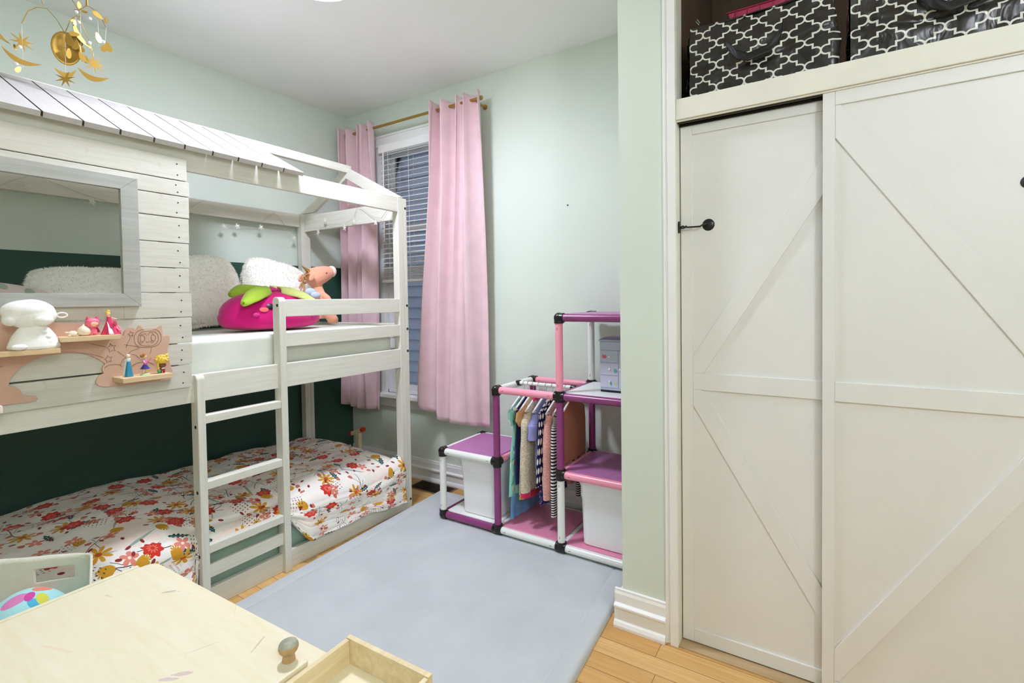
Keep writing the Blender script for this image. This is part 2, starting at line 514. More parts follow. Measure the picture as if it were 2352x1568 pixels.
# ------------------------------------------------------------------ room shell
XL, YW, ZC = -3.33, 2.66, 2.81          # left wall, window wall, ceiling
YC = 1.85                               # closet wall face
struct(B((XL-.1, -1.6, -.05), (1.6, YW+.1, 0)).build('floor', MT['floor']))
struct(B((XL-.1, -1.6, ZC), (1.6, YW+.1, ZC+.05)).build('ceiling', MT['ceil']))
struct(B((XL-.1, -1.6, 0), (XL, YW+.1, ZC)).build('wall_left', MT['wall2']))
WX0, WX1, WZ0, WZ1 = -2.92, -2.25, .62, 2.50     # window opening
m = MB()
m.box((XL, YW, 0), (WX0, YW+.1, ZC)); m.box((WX1, YW, 0), (-.60, YW+.1, ZC))
m.box((WX0, YW, 0), (WX1, YW+.1, WZ0)); m.box((WX0, YW, WZ1), (WX1, YW+.1, ZC))
struct(m.build('wall_window', MT['wall']))
m = MB(); m.box((-.70, YC, 0), (-.49, YW+.1, ZC)); m.box((.64, YC, 0), (1.5, YC+.1, ZC)); m.box((-.49, YC, 2.74), (.64, YC+.1, ZC))
struct(m.build('wall_closet', MT['wall']))
struct(B((-3.43, -1.6, 0), (1.6, -1.5, ZC)).build('wall_back', MT['wall']))
struct(B((1.5, -1.5, 0), (1.6, YW, ZC)).build('wall_right', MT['wall']))
m = MB(); m.box((-.49, 2.58, 0), (.66, 2.62, ZC)); m.box((.64, YC+.1, 0), (.66, 2.58, ZC)); m.box((-.49, YC+.08, 2.05), (-.485, 2.58, ZC))
struct(m.build('wall_closet_inner', MT['closet_dark']))

# baseboards with a stepped profile
def base_run(name, p, q, nrm):
    prof = [(0, 0), (.030, 0), (.030, .012), (.024, .024), (.017, .030), (.017, .078), (.026, .081), (.026, .090), (.013, .097), (.013, .132), (.009, .142), (.009, .150), (0, .152)]
    p = Vector(p); q = Vector(q)
    mb = MB(); mb.prism(prof, p, nrm, (0, 0, 1), q - p)
    return struct(mb.build(name, MT['trim'], bevel=.0015, segs=2))
base_run('baseboard_window', (XL, YW, 0), (-.70, YW, 0), (0, -1, 0))
base_run('baseboard_left', (XL, -1.5, 0), (XL, YW-.03, 0), (1, 0, 0))
base_run('baseboard_closet', (-.73, YC, 0), (-.522, YC, 0), (0, -1, 0))
base_run('baseboard_stub', (-.70, YC, 0), (-.70, YW-.03, 0), (-1, 0, 0))

# closet casing, jamb, shelf board and track
m = MB()
m.box((-.522, YC-.010, 0), (-.475, YC, 2.81)); m.box((-.505, YC-.018, 0), (-.475, YC-.006, 2.81)); m.box((-.5225, YC-.014, 0), (-.517, YC-.008, 2.81))
struct(m.build('trim_1', MT['trim'], bevel=.002))
m = MB(); m.box((-.490, YC-.004, 0), (-.474, YC+.075, 2.74)); m.box((.625, YC-.004, 0), (.64, YC+.075, 2.74))
struct(m.build('trim_2', MT['cream'], bevel=.0015))
m = MB(); m.box((-.474, YC-.012, 1.972), (.625, YC+.012, 2.047)); m.box((-.474, YC+.012, 2.020), (.625, 2.58, 2.047)); m.box((-.474, YC-.004, 1.966), (.625, YC+.004, 1.972))
struct(m.build('trim_3', MT['cream'], bevel=.002))
m = MB(); m.box((-.472, YC+.004, 1.962), (.625, YC+.012, 1.972)); m.box((-.472, YC+.028, 1.956), (.625, YC+.032, 1.99)); m.box((-.472, YC+.06, 1.956), (.625, YC+.066, 1.99)); m.box((-.472, YC+.012, 1.99), (.625, YC+.07, 2.0))
struct(m.build('trim_4', MT['track']))
struct(B((-.475, YC-.012, 0), (.625, YC+.075, .005)).build('trim_5', MT['thresh']))

# ------------------------------------------------------------------ sliding closet doors
def barn_door(name, x0, x1, yf, z0, z1, stL, stR, zt, zm0, zm1, zb, mirror):
    """flat panel with stiles, rails and two diagonal braces meeting at the middle rail"""
    t = .007
    d = B((x0, yf+t, z0), (x1, yf+t+.020, z1)).build(name, MT['door']); struct(d)
    def part(n, mb): return mb.build(n, MT['door'], d, bevel=.0012, segs=2)
    part('stile', B((x0, yf, z0), (x0+stL, yf+t, z1))); part('stile', B((x1-stR, yf, z0), (x1, yf+t, z1)))
    xa, xb = x0+stL+.0004, x1-stR-.0004
    part('rail', B((xa, yf, zt), (xb, yf+t, z1))); part('rail', B((xa, yf, zm0), (xb, yf+t, zm1))); part('rail', B((xa, yf, z0), (xb, yf+t, zb)))
    def band(zA, zB, lo, hi):
        # strip between two parallel lines, clipped to the field; x runs from the hinge point of the K
        W = xb - xa; s = (zB - zA)/(W + .06); dz = .122
        n = 40; top = []; bot = []
        for k in range(n+1):
            x = W*k/n
            c = zA + s*x
            a = min(max(c - dz/2, lo), hi); b = min(max(c + dz/2, lo), hi)
            X_ = xb - x if mirror else xa + x
            if b - a > 1e-5: top.append((X_, b)); bot.append((X_, a))
        poly = bot + top[::-1]
        mb = MB(); mb.prism(poly, (0, yf, 0), (1, 0, 0), (0, 0, 1), (0, t, 0))
        return part('brace', mb)
    e = .0004
    band(zm1 + .0, zt + .05, zm1+e, zt-e)
    band(zm0 - .0, zb - .05, zb+e, zm0-e)
    return d
barn_door('door_1', -.470, .135, 1.885, .010, 1.964, .042, .045, 1.924, .974, 1.037, .060, False)
barn_door('door_2', -.0125, .612, 1.851, .010, 1.966, .034, .040, 1.923, .979, 1.042, .060, True)
# hook-and-eye latch on the left door, knob of the matching one on the right
t = thing('hook_latch', 'black iron hook latch joining the closet frame to the left sliding door', 'latch', (-.40, 1.88, 1.585))
m = MB(); m.prism([(cos(a)*.007, sin(a)*.022) for a in [2*PI*k/20 for k in range(20)]], (-.4735, 1.862, 1.582), (0, 1, 0), (0, 0, 1), (.006, 0, 0))
m.build('keeper_plate', MT['black'], t, 30)
m = MB(); m.tube([(-.468, 1.862, 1.579), (-.455, 1.860, 1.577), (-.446, 1.860, 1.580), (-.444, 1.860, 1.586)], .0028); m.build('staple', MT['black'], t, 60)
m = MB(); m.lathe([(0, -.006), (.010, -.006), (.019, -.003), (.022, 0)], (-.372, 1.892, 1.586), 28, 'y'); m.lathe([(0, -.014), (.005, -.013), (.006, -.005)], (-.372, 1.892, 1.586), 16, 'y'); m.build('door_rose', MT['black'], t, 40)
m = MB(); m.tube([(-.376, 1.880, 1.588), (-.388, 1.874, 1.586), (-.398, 1.872, 1.580), (-.43, 1.868, 1.580), (-.448, 1.864, 1.5805), (-.458, 1.862, 1.585), (-.466, 1.862, 1.581), (-.462, 1.862, 1.575)], .0032); m.build('hook_arm', MT['black'], t, 60)
m = MB(); m.lathe([(0, -.012), (.012, -.010), (.017, -.004), (.018, 0)], (.468, 1.858, 1.622), 28, 'y')
tag(m.build('door_rose', MT['black'], None, 40), 'round black iron latch rose on the right sliding closet door', 'latch')

# ------------------------------------------------------------------ window
w = thing('window_1', None, None, (-2.585, YW, .6)); w['kind'] = 'structure'
m = MB()
yc = YW-.020
m.box((-2.995, yc, .60), (-2.905, YW, 2.50)); m.box((-2.265, yc, .60), (-2.175, YW, 2.50)); m.box((-3.0, yc, 2.50), (-2.17, YW, 2.575)); m.box((-3.012, yc-.012, 2.498), (-2.158, YW, 2.512)); m.box((-3.012, yc-.012, 2.570), (-2.158, YW, 2.584))
m.build('casing', MT['trim'], w, bevel=.003)
m = MB(); m.box((-3.03, YW-.065, .585), (-2.14, YW+.06, .617)); m.build('sill', MT['trim'], w, bevel=.006, segs=3)
B((-2.99, YW-.016, .51), (-2.18, YW, .585)).build('apron', MT['trim'], w, bevel=.003)
m = MB()
m.box((WX0, YW, WZ0), (WX0+.02, YW+.1, WZ1)); m.box((WX1-.02, YW, WZ0), (WX1, YW+.1, WZ1)); m.box((WX0, YW, WZ1-.02), (WX1, YW+.1, WZ1)); m.box((WX0, YW, WZ0-.005), (WX1, YW+.1, WZ0+.02))
m.build('jamb', MT['vinyl'], w)
def sash(z0, z1, y):
    m = MB(); a, b = WX0+.02, WX1-.02; r = .045
    m.box((a, y, z0), (a+r, y+.03, z1)); m.box((b-r, y, z0), (b, y+.03, z1)); m.box((a+r, y, z0), (b-r, y+.03, z0+r)); m.box((a+r, y, z1-r), (b-r, y+.03, z1))
    s_ = m.build('sash', MT['vinyl'], w, bevel=.003)
    B((a+r-.003, y+.012, z0+r-.003), (b-r+.003, y+.016, z1-r+.003)).build('glass', MT['glass'], s_)
sash(WZ0+.02, 1.895, YW+.025); sash(1.86, WZ1-.02, YW+.06)

# slatted blind raised to half height
t = thing('window_blind', 'white slatted blind drawn up to half height in the window', 'blind', (-2.585, YW-.03, 1.46))
BX0, BX1 = -2.900, -2.27
B((BX0, YW-.062, 2.440), (BX1, YW-.005, 2.498)).build('headrail', MT['blind'], t, bevel=.003)
m = MB(); zs = 1.575; n = 24
for k in range(n):
    z = zs + (2.425 - zs)*k/(n-1)
    a = .34
    dy, dz = .022*cos(a), .022*sin(a)
    m.hexa([(BX0+.012, YW-.034-dy, z-dz), (BX1-.012, YW-.034-dy, z-dz), (BX1-.012, YW-.034+dy, z+dz), (BX0+.012, YW-.034+dy, z+dz)],
           [(BX0+.012, YW-.034-dy, z-dz+.0028), (BX1-.012, YW-.034-dy, z-dz+.0028), (BX1-.012, YW-.034+dy, z+dz+.0028), (BX0+.012, YW-.034+dy, z+dz+.0028)])
for k in range(9):
    z = 1.4875 + .0098*k
    m.box((BX0+.012, YW-.057 + .002*sin(k*2.1), z), (BX1-.012, YW-.011, z+.0042))
m.build('slats', MT['blind'], t)
B((BX0+.010, YW-.059, 1.462), (BX1-.010, YW-.009, 1.484)).build('bottom_rail', MT['blind'], t, bevel=.004)
for x in (BX0+.10, BX0+.31, BX1-.10):
    m = MB(); m.tube([(x, YW-.058, 2.44), (x, YW-.058, 1.48)], .0012, 6); m.tube([(x, YW-.010, 2.44), (x, YW-.010, 1.48)], .0012, 6)
    m.build('ladder_cord', MT['blind'], t, 80)
m = MB(); m.tube([(BX0+.065, YW-.072, 2.44), (BX0+.064, YW-.074, 1.77)], [.0042, .0042], 8); m.build('tilt_wand', MT['blind'], t, 60)

# the neighbour's wall outside
m = MB()
zz = -.4; step = .118
while zz < 4.4:
    m.hexa([(-6.5, 3.92, zz), (1.5, 3.92, zz), (1.5, 4.02, zz), (-6.5, 4.02, zz)], [(-6.5, 3.945, zz+step), (1.5, 3.945, zz+step), (1.5, 4.02, zz+step), (-6.5, 4.02, zz+step)])
    zz += step
tag(m.build('house_siding', MT['siding']), 'blue-grey clapboard wall of the house next door, outside the window', 'house wall')
# ------------------------------------------------------------------ curtains on a brass rod
t = thing('curtain_rod', 'thin brass curtain rod above the window', 'curtain rod', (-2.58, 2.555, 2.622))
m = MB(); m.tube([(-3.27, 2.555, 2.618), (-1.895, 2.555, 2.618)], .0095, 12); m.build('pole', MT['gold'], t, 40)
for sx, x in ((-1, -3.275), (1, -1.895)):
    m = MB(); m.lathe([(0, -.012*sx), (.013, -.012*sx), (.014, .004*sx), (.012, .012*sx), (0, .014*sx)], (x, 2.555, 2.618), 16, 'x'); m.build('finial', MT['gold'], t, 40)
for x in (-3.20, -1.935):
    m = MB(); m.tube([(x, 2.557, 2.610), (x, 2.60, 2.600), (x, YW-.004, 2.600)], .006, 8); m.lathe([(0, -.006), (.017, -.005), (.018, 0)], (x, YW, 2.600), 14, 'y'); m.build('bracket', MT['gold'], t, 40)
def curtain(name, label, n, xl, xr, zt, zb, amp, phase, hem):
    def lerp(tab, v):
        for (a, p), (b, q) in zip(tab, tab[1:]):
            if v <= b: return p + (q-p)*(v-a)/(b-a)
        return tab[-1][1]
    def P(u, v):
        a = 2*PI*n*(u + .035*sin(2*PI*u*1.5 + v*2.2)) + phase
        x0, x1 = lerp(xl, v), lerp(xr, v)
        A = amp*(1 - .35*v)*(1 + .45*sin(u*7 + phase))
        pinch = math.exp(-((v-.03)/.05)**2)
        x = x0 + (x1-x0)*u + .016*cos(a)*(1-.5*v)
        wv = sin(a); wv = math.copysign(abs(wv)**.75, wv)
        y = 2.538 - A*wv + .012*sin(3*v + 5*u) + .012*sin(11*u + 4*v)*v
        z0 = zt + .013*(wv*.5+.5)*pinch + .010*sin(a*.5 + 1)*pinch
        z1 = zb + hem(u) + .006*sin(a)
        return (x, min(y, 2.588), z0 + (z1-z0)*v)
    mb = MB(); mb.grid(P, 132, 70)
    o = mb.build(name, MT['pinkcurtain'], None, 180, solid=.004, solid_off=0)
    return tag(o, label, 'curtain', 'pink curtains at the window')
curtain('curtain', 'pink pleated curtain on the left of the window, behind the bed end', 4,
        [(0, -3.225), (.3, -3.235), (1, -3.262)], [(0, -2.895), (.35, -2.885), (.6, -2.905), (1, -2.93)], 2.650, .485, .044, .6, lambda u: .02*(u < .5)*(1-2*u) + .01)
curtain('curtain', 'pink pleated curtain on the right of the window, above the cube shelf', 4,
        [(0, -2.288), (.25, -2.312), (.6, -2.395), (.9, -2.445), (1, -2.45)], [(0, -1.905), (.4, -1.895), (1, -1.890)], 2.652, .500, .046, .2, lambda u: .085*max(0, 1-2.6*u) - .012*u)

# ------------------------------------------------------------------ house-shaped bunk bed
bed = thing('bunk_bed', 'white-washed wooden bunk bed built like a cabin with slatted half roof and ladder', 'bunk bed', (-2.785, 1.23, 0))
XF, XB_, Y0, Y1 = -2.270, -3.305, .20, 2.256
def bp(n, mb, mat='bed', parent=None, bev=.003): return mb.build(n, MT[mat], parent or bed, bevel=bev, segs=2)
def bolts(parent, pts, axis, r=.008):
    for p in pts:
        m = MB(); a = {'x': ((0,1,0),(0,0,1),(.0012,0,0)), 'y': ((1,0,0),(0,0,1),(0,-.0012,0))}[axis]
        m.prism([(cos(2*PI*k/14)*r, sin(2*PI*k/14)*r) for k in range(14)], Vector(p) - Vector(a[2])*.2, *a)
        m.build('bolt', MT['bolt'], parent)
for x0, x1 in ((XF-.050, XF), (XB_, XB_+.050)):
    for y0, y1 in ((Y0, Y0+.072), (Y1-.072, Y1)):
        # a post is a square upright with a routed groove near its outer corner
        m = MB(); m.box((x0, y0, 0), (x1, y0+.046, 1.965)); m.box((x0, y0+.048, 0), (x1, y1, 1.965)); m.box((x0+.004, y0+.045, 0), (x1-.004, y0+.05, 1.96))
        p = bp('post', m, 'bedz', bev=.002)
        if x1 == XF and y1 == Y1:
            bolts(p, [(XF, y1-.012, z) for z in (1.905, 1.292, 1.145, 1.005, .055)], 'x')
# long beams
bp('roof_beam', B((XF-.025, Y0+.07, 1.875), (XF-.002, Y1-.07, 1.968)))
bp('roof_beam', B((XB_+.004, Y0+.07, 1.870), (XB_+.028, Y1-.07, 1.962)))
for y in (Y0+.022, Y1-.048): bp('end_beam', B((XB_+.05, y, 1.835), (XF-.05, y+.024, 1.950)), 'bedx')
RX, RZ = -2.7875, 2.225
for y in (Y0+.026, Y1-.044):
    for s_, xe in ((1, XF-.004), (-1, XB_+.004)):
        d = Vector((xe-RX, 0, 1.968-RZ)).normalized(); nrm = Vector((-d.z*s_, 0, d.x*s_))
        if nrm.z > 0: nrm = -nrm
        m = MB(); a = Vector((RX, y-.004, RZ+.012)); b = Vector((xe, y-.004, 1.972))
        m.prism([(a.x, a.z), (b.x, b.z), (b.x - d.x*.17, b.z - .004 - d.z*0), (a.x - 0*s_, a.z-.078)], (0, y-.002, 0), (1, 0, 0), (0, 0, 1), (0, .026, 0))
        bp('rafter', m, 'bedx')
bp('ridge_pole', B((RX-.018, Y0+.02, RZ-.03), (RX+.018, Y1-.012, RZ+.022)))
# roof slats on the front slope, left of the ladder
E0, E1 = Vector((-2.232, 0, 1.951)), Vector((-2.800, 0, 2.236))
dr = (E1-E0).normalized(); nr = Vector((-dr.z, 0, dr.x));  nr = nr if nr.z > 0 else -nr
m = MB(); pitch = .1065; k = 0; y = 1.514
while y > .22:
    y0 = max(y - pitch + .006, .2)
    a, b = E0, E1
    m.hexa([(a.x, y0, a.z), (a.x, y, a.z), (b.x, y, b.z), (b.x, y0, b.z)], [(a.x+nr.x*.019, y0, a.z+nr.z*.019), (a.x+nr.x*.019, y, a.z+nr.z*.019), (b.x+nr.x*.019, y, b.z+nr.z*.019), (b.x+nr.x*.019, y0, b.z+nr.z*.019)])
    y -= pitch
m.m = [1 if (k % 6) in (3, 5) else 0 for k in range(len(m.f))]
m.build('roof_slats', [MT['roof'], MT['gapshade']], bed)
for y in (.45, .95, 1.45):
    m = MB(); m.hexa([(E0.x-.06, y, E0.z+.0), (E0.x-.06, y+.04, E0.z), (E1.x+.03, y+.04, E1.z-.035), (E1.x+.03, y, E1.z-.035)], [(E0.x-.06, y, E0.z+.028), (E0.x-.06, y+.04, E0.z+.028), (E1.x+.03, y+.04, E1.z-.016), (E1.x+.03, y, E1.z-.016)]); bp('roof_batten', m, 'bedx')
# plank front wall with a square window hole
zz = [1.917, 1.826, 1.822, 1.763, 1.759, 1.674, 1.670, 1.571, 1.567, 1.469, 1.465, 1.369, 1.365, 1.268, 1.264, 1.161, 1.157, 1.074, 1.068, .977]
wy0, wy1, wz0, wz1 = .262, .772, 1.360, 1.754
m = MB()
for k in range(0, len(zz), 2):
    zb, zt = zz[k+1], zz[k]; ye = 1.003 + .004*((k*7) % 5 - 2)/2 - k*.0003
    def pl(y0, y1, z0, z1):
        if z1 - z0 > .002: m.box((-2.270, y0, z0), (-2.252, y1, z1))
    if zt <= wz0 or zb >= wz1: pl(Y0, ye, zb, zt)
    else:
        pl(Y0, wy0, zb, zt); pl(wy1, ye, zb, zt)
        if zt > wz1: pl(wy0, wy1, wz1, zt)
        if zb < wz0: pl(wy0, wy1, zb, wz0)
pp = bp('plank_panel', m, 'plank', bev=.0015)
for k in range(0, len(zz), 2):
    for f in (.3, .78):
        z = zz[k] + (zz[k+1]-zz[k])*f
        mm = MB(); mm.prism([(cos(2*PI*j/8)*.0028, sin(2*PI*j/8)*.0028) for j in range(8)], (-2.2522, .962 + .004*sin(k+f*9), z), (0,1,0), (0,0,1), (.0008,0,0)); mm.build('screw', MT['bolt'], pp)
for y in (.30, .90): bp('backing_batten', B((-2.288, y, .96), (-2.2705, y+.055, 1.87)), 'bedz')
# mitred grey frame round the hole
fo = [(.225, 1.315), (.822, 1.315), (.822, 1.800), (.225, 1.800)]; fi = [(.268, 1.363), (.767, 1.363), (.767, 1.751), (.268, 1.751)]
for k in range(4):
    k2 = (k+1) % 4; e = .0006
    m = MB(); m.prism([fo[k], fo[k2], fi[k2], fi[k]], (-2.252, 0, 0), (0,1,0), (0,0,1), (.018, 0, 0)); bp('window_frame', m, 'greywood', bev=.0015)
# bed rails and bases
bp('side_rail', B((XF-.026, Y0+.07, .905), (XF-.001, Y1-.07, 1.022)))
bp('side_rail', B((XB_+.004, Y0+.07, .905), (XB_+.028, Y1-.07, 1.022)))
for y in (Y0+.02, Y1-.05):
    bp('end_rail', B((XB_+.05, y, .905), (XF-.05, y+.024, 1.022)), 'bedx'); bp('end_rail', B((XB_+.05, y, 1.085), (XF-.05, y+.024, 1.180)), 'bedx')
    bp('end_rail', B((XB_+.05, y, .0), (XF-.05, y+.024, .092)), 'bedx')
bp('mattress_base', B((XB_+.03, Y0+.075, .915), (XF-.03, Y1-.08, .938)))
bp('guard_rail', B((XF-.026, 1.40, 1.252), (XF-.002, Y1-.07, 1.337))); bp('guard_rail', B((XF-.026, 1.40, 1.103), (XF-.002, Y1-.07, 1.174)))
bp('side_rail', B((XF-.026, Y0+.07, .0), (XF-.001, Y1-.07, .090))); bp('side_rail', B((XB_+.004, Y0+.07, .0), (XB_+.028, Y1-.07, .090)))
bp('mattress_base', B((XB_+.03, Y0+.075, .012), (XF-.03, Y1-.08, .034)))
# ladder with two rounded uprights
LX0, LX1 = -2.302, -2.246
def upright(y0, y1, zt):
    m = MB(); w = LX1-LX0; r = .022; poly = [(LX0, 0), (LX1, 0)]
    poly += [(LX1 - r + r*cos(a), zt - r + r*sin(a)) for a in [PI/2*k/6 for k in range(7)]]
    poly += [(LX0 + r + r*cos(a), zt - r + r*sin(a)) for a in [PI/2 + PI/2*k/6 for k in range(7)]]
    m.prism(poly, (0, y0, 0), (1, 0, 0), (0, 0, 1), (0, y1-y0, 0)); return bp('ladder_upright', m, 'bedz')
uL = upright(1.010, 1.042, 1.022); uR = upright(1.380, 1.414, 1.348)
bolts(uL, [(-2.268, 1.010, z) for z in (.80, .52, .245)] + [(-2.29, 1.010, .16)], 'y', .0075); bolts(uR, [(-2.262, 1.380, 1.308)], 'y', .0075)
for z in (.846, .562, .286):
    bp('ladder_rung', B((-2.296, 1.042, z-.036), (-2.250, 1.380, z)), 'bed')
bp('ladder_brace', B((-2.276, 1.042, .140), (-2.258, 1.380, .198)), 'bed')

# mattresses
def mattress(name, label, lo, hi, mat, wr, r=.035):
    x0, y0, z0 = lo; x1, y1, z1 = hi
    c = Vector(((x0+x1)/2, (y0+y1)/2, (z0+z1)/2)); h = Vector(((x1-x0)/2, (y1-y0)/2, (z1-z0)/2))
    def P(a, b):
        pass
    m = MB(); nu, nv = 120, 26
    def F(u, v):
        # loop round the section x-z, swept along y
        a = 2*PI*u; e = .16
        cx = math.copysign(abs(cos(a))**e, cos(a)); sz = math.copysign(abs(sin(a))**e, sin(a))
        yv = -1 + 2*v
        k = (1 - abs(yv)**14)**.5 if abs(yv) < 1 else 0
        y = c.y + yv*h.y
        wv = wr*(noise.noise(Vector((y*2.0, a*2.2, 3))) + .6*noise.noise(Vector((y*3.2, (c.z+sz*h.z)*26, 7))))
        return (c.x + cx*(h.x + wv*.6 - .004)*(.985 + .015*k), y, c.z + sz*(h.z - .004)*(.93 + .07*k) + wv*.35*sz)
    m.grid(F, 96, 90, closeu=True)
    # close the two ends
    n = 96
    m.face(*range(0, n)); m.face(*[n*90 + k for k in range(n)][::-1])
    o = m.build(name, mat, None, 60)
    return tag(o, label, 'mattress')
mattress('mattress', 'pale mattress in a wrinkled grey-white sheet on the upper bunk', (-3.245, .29, .940), (-2.318, 2.155, 1.176), MT['sheet'], .010)
mattress('mattress', 'mint-sheeted mattress low in the bottom bunk under the floral quilt', (-3.245, .29, .036), (-2.312, 2.165, .262), MT['mint'], .010)

# floral quilt over the lower mattress, hanging over the front rail
MT['floral'] = m_floral('floral_quilt_print', k=.82)
def quilt(u, v):
    y = .22 + (2.185-.22)*u
    # s runs across: 0 at the wall, 1 at the hem
    s = v*1.42
    top = .372 + .018*sin(2.2*y + 1) + .012*sin(9*y)
    n1 = noise.noise(Vector((y*3.2, s*3.4, 1.3))); n2 = noise.noise(Vector((y*9, s*8, 4.1))); n3 = noise.noise(Vector((y*2.0 + s*5, s*10 - y*3, 8.0)))
    wr = .020*n1 + .009*n2 + .010*abs(n3)
    xin, xout = -3.235, -2.330
    W = xout - xin
    inl = 1.0 if (1.0 < y < 1.42) else 0.0
    bulge = .052 if y > 1.45 else (.060 if y < .985 else -.012)
    t_ = min(max((y-1.42)/.10, 0), 1) if y > 1.2 else min(max((1.005-y)/.06, 0), 1)
    t_ = t_*t_*(3-2*t_)
    bulge = -.006 + t_*(.062)
    if s < W:
        x = xin + s; z = top + wr
        e = max(0, (s - (W-.14))/.14); z -= .045*e*e
        e0 = max(0, (.06 - s)/.06); z -= .03*e0
    else:
        d = s - W
        R = .055; L = R*PI/2
        if d < L:
            a = d/R; x = xout + (R + bulge*.55)*sin(a)*.75; z = top - .045 + wr*(1-a/2) - R*(1-cos(a))
        else:
            q = (d-L)/(1.42-W-L)
            hem = (.085 + .035*max(0, 1-abs(y-1.50)/.5) + .012*sin(7*y) - .035*max(0, (y-1.9)/.28))
            if y < 1.03: hem = .06
            hem += .135*(1-t_)*(1 if 1.0 < y else .2) 
            zt = top - .045 - R
            x = xout + (R + bulge*.55)*.75 + bulge*.55*q*(1-.35*q) + wr*1.0 + .010*sin(26*y + 5*noise.noise(Vector((y*4, 2, 2))))*q
            z = zt + (hem - zt)*q
            x = min(x, -2.282 if t_ < .2 else (-2.236 if y > .75 else -2.275)) 
    # round off at the foot end
    e = max(0, (y - 2.05)/.135); z -= .06*e*e*(1 if s < W else .0)
    if s >= W: z = max(z, .045)
    return (x, y, z)
m = MB(); m.grid(quilt, 260, 190, lambda u, v: (u*1.965, v*1.42))
tag(m.build('quilt', MT['floral'], None, 180, solid=.012, solid_off=1), 'white floral quilt with red, ochre and teal blooms on the bottom bunk', 'quilt')

# ------------------------------------------------------------------ shaggy cushions, printed cushion
def cushion(name, label, c, w, h, t, yaw, tilt, roll, mat, fur=0, flen=.03, group=None, uvk=1, furcol=None):
    R = Matrix.Translation(c) @ Matrix.Rotation(yaw, 4, 'Z') @ Matrix.Rotation(tilt, 4, 'Y') @ Matrix.Rotation(roll, 4, 'X')
    # local frame: x thickness, y width, z height
    def S(u, v, sg):
        a, b = 2*u-1, 2*v-1
        pin = 1 - .10*(1-abs(a))*abs(b)**3 ; pin2 = 1 - .10*(1-abs(b))*abs(a)**3
        y = w/2*a*math.sqrt(1-.36*b*b)*pin2; z = h/2*b*math.sqrt(1-.36*a*a)*pin
        k = max(0, (1-abs(a)**2.6)*(1-abs(b)**2.6))**.55
        k *= 1 + .10*noise.noise(Vector((a*2+c[1]*9, b*2, sg)))
        return Vector((sg*t/2*k, y, z))
    m = MB(); m.T = R
    n = 40
    m.grid(lambda u, v: S(u, v, 1), n, n, lambda u, v: (u*w, v*h)); m.grid(lambda u, v: S(u, v, -1), n, n, lambda u, v: (u*w+1, v*h))
    m.T = None
    if fur:
        rg = random.Random(int(abs(c[1])*1000))
        for _ in range(fur):
            u, v, sg = rg.random(), rg.random(), 1 if rg.random() < .72 else -1
            if rg.random() < .55:
                if rg.random() < .5: u = rg.choice((.005, .995))
                else: v = rg.choice((.005, .995))
            p = S(u, v, sg); e = .01
            du = S(min(u+e, 1), v, sg) - S(max(u-e, 0), v, sg); dv = S(u, min(v+e, 1), sg) - S(u, max(v-e, 0), sg)
            nn = du.cross(dv); nn = nn.normalized() if nn.length > 1e-9 else Vector((sg, 0, 0))
            if nn.x*sg < 0: nn = -nn
            out = Vector((0, 2*u-1, 2*v-1))*.5
            d = (nn + out*.9 + Vector((0, rg.uniform(-1.1, 1.1), rg.uniform(-1.5, .5)))).normalized()
            L = flen*rg.uniform(.5, 1.1); q = d.cross(Vector((rg.uniform(-1,1), rg.uniform(-1,1), rg.uniform(-1,1)))).normalized()*.0016
            b1 = p + d*L*.55 + q*.0; b2 = p + d*L + Vector((0, 0, -L*.25))
            ids = [m.vert(R @ Vector(z_)) for z_ in (p+q, p-q, b1-q*.8, b1+q*.8, b2)]
            m.face(ids[0], ids[1], ids[2], ids[3]); m.face(ids[3], ids[2], ids[4])
    o = m.build(name, mat, None, 180, recalc=False)
    return tag(o, label, 'cushion', group)
cushion('shaggy_cushion', 'white shaggy cushion at the head of the upper bunk, half hidden by the planks', (-3.03, 1.360, 1.392), .54, .43, .20, 0, -.25, .10, MT['fur'], 8000, .018, 'shaggy cushions on the upper bunk')
cushion('shaggy_cushion', 'bright white shaggy cushion leaning between the corner post and the pink fruit plush', (-3.07, 1.860, 1.395), .45, .43, .20, 0, -.22, -.22, MT['fur'], 8000, .018, 'shaggy cushions on the upper bunk')
cushion('shaggy_cushion', 'white shaggy cushion seen through the square window of the bed', (-2.95, .895, 1.345), .48, .33, .20, 0, -.30, .02, MT['fur'], 8000, .020, 'shaggy cushions on the upper bunk')
MT['leafprint'] = m_scatter('leaf_cushion_print', '#e4d3cf', [('#8a4a2c', .35, .34, .20), ('#4f6d52', .5, .36, .13), ('#a9b39a', .4, .28, .2), ('#b98a80', .3, .4, .05)], .085)
cushion('printed_cushion', 'pale pink leaf-print cushion lying behind the square window of the bed', (-2.74, .545, 1.305), .38, .26, .13, .1, -.5, -.18, MT['leafprint'], 0)
# ------------------------------------------------------------------ soft toys
def organic(name, mat, parent, parts, voxel=.005, smooth_it=4):
    """several rounded lumps fused into one continuous skin"""
    m = MB()
    for p in parts:
        if p[0] == 'b': m.ball(p[1], p[2], 20, 14)
        elif p[0] == 't': m.tube(p[1], p[2], 16)
        elif p[0] == 'l': m.lathe(p[1], p[2], 24)
    o = m.build(name, mat, parent, 180)
    md = o.modifiers.new('remesh', 'REMESH'); md.mode = 'VOXEL'; md.voxel_size = voxel; md.use_smooth_shade = True
    if smooth_it:
        sm = o.modifiers.new('smooth', 'SMOOTH'); sm.iterations = smooth_it; sm.factor = .5
    return o
MT['magenta'] = fabric('magenta_plush', '#d4147a', .8, .06, .12, 300, .25)
MT['lime'] = fabric('lime_felt', '#a9c93e', .85, .06, .1, 300)
MT['limepale'] = fabric('pale_lime_felt', '#d6e08a', .85, .06, .1, 300)
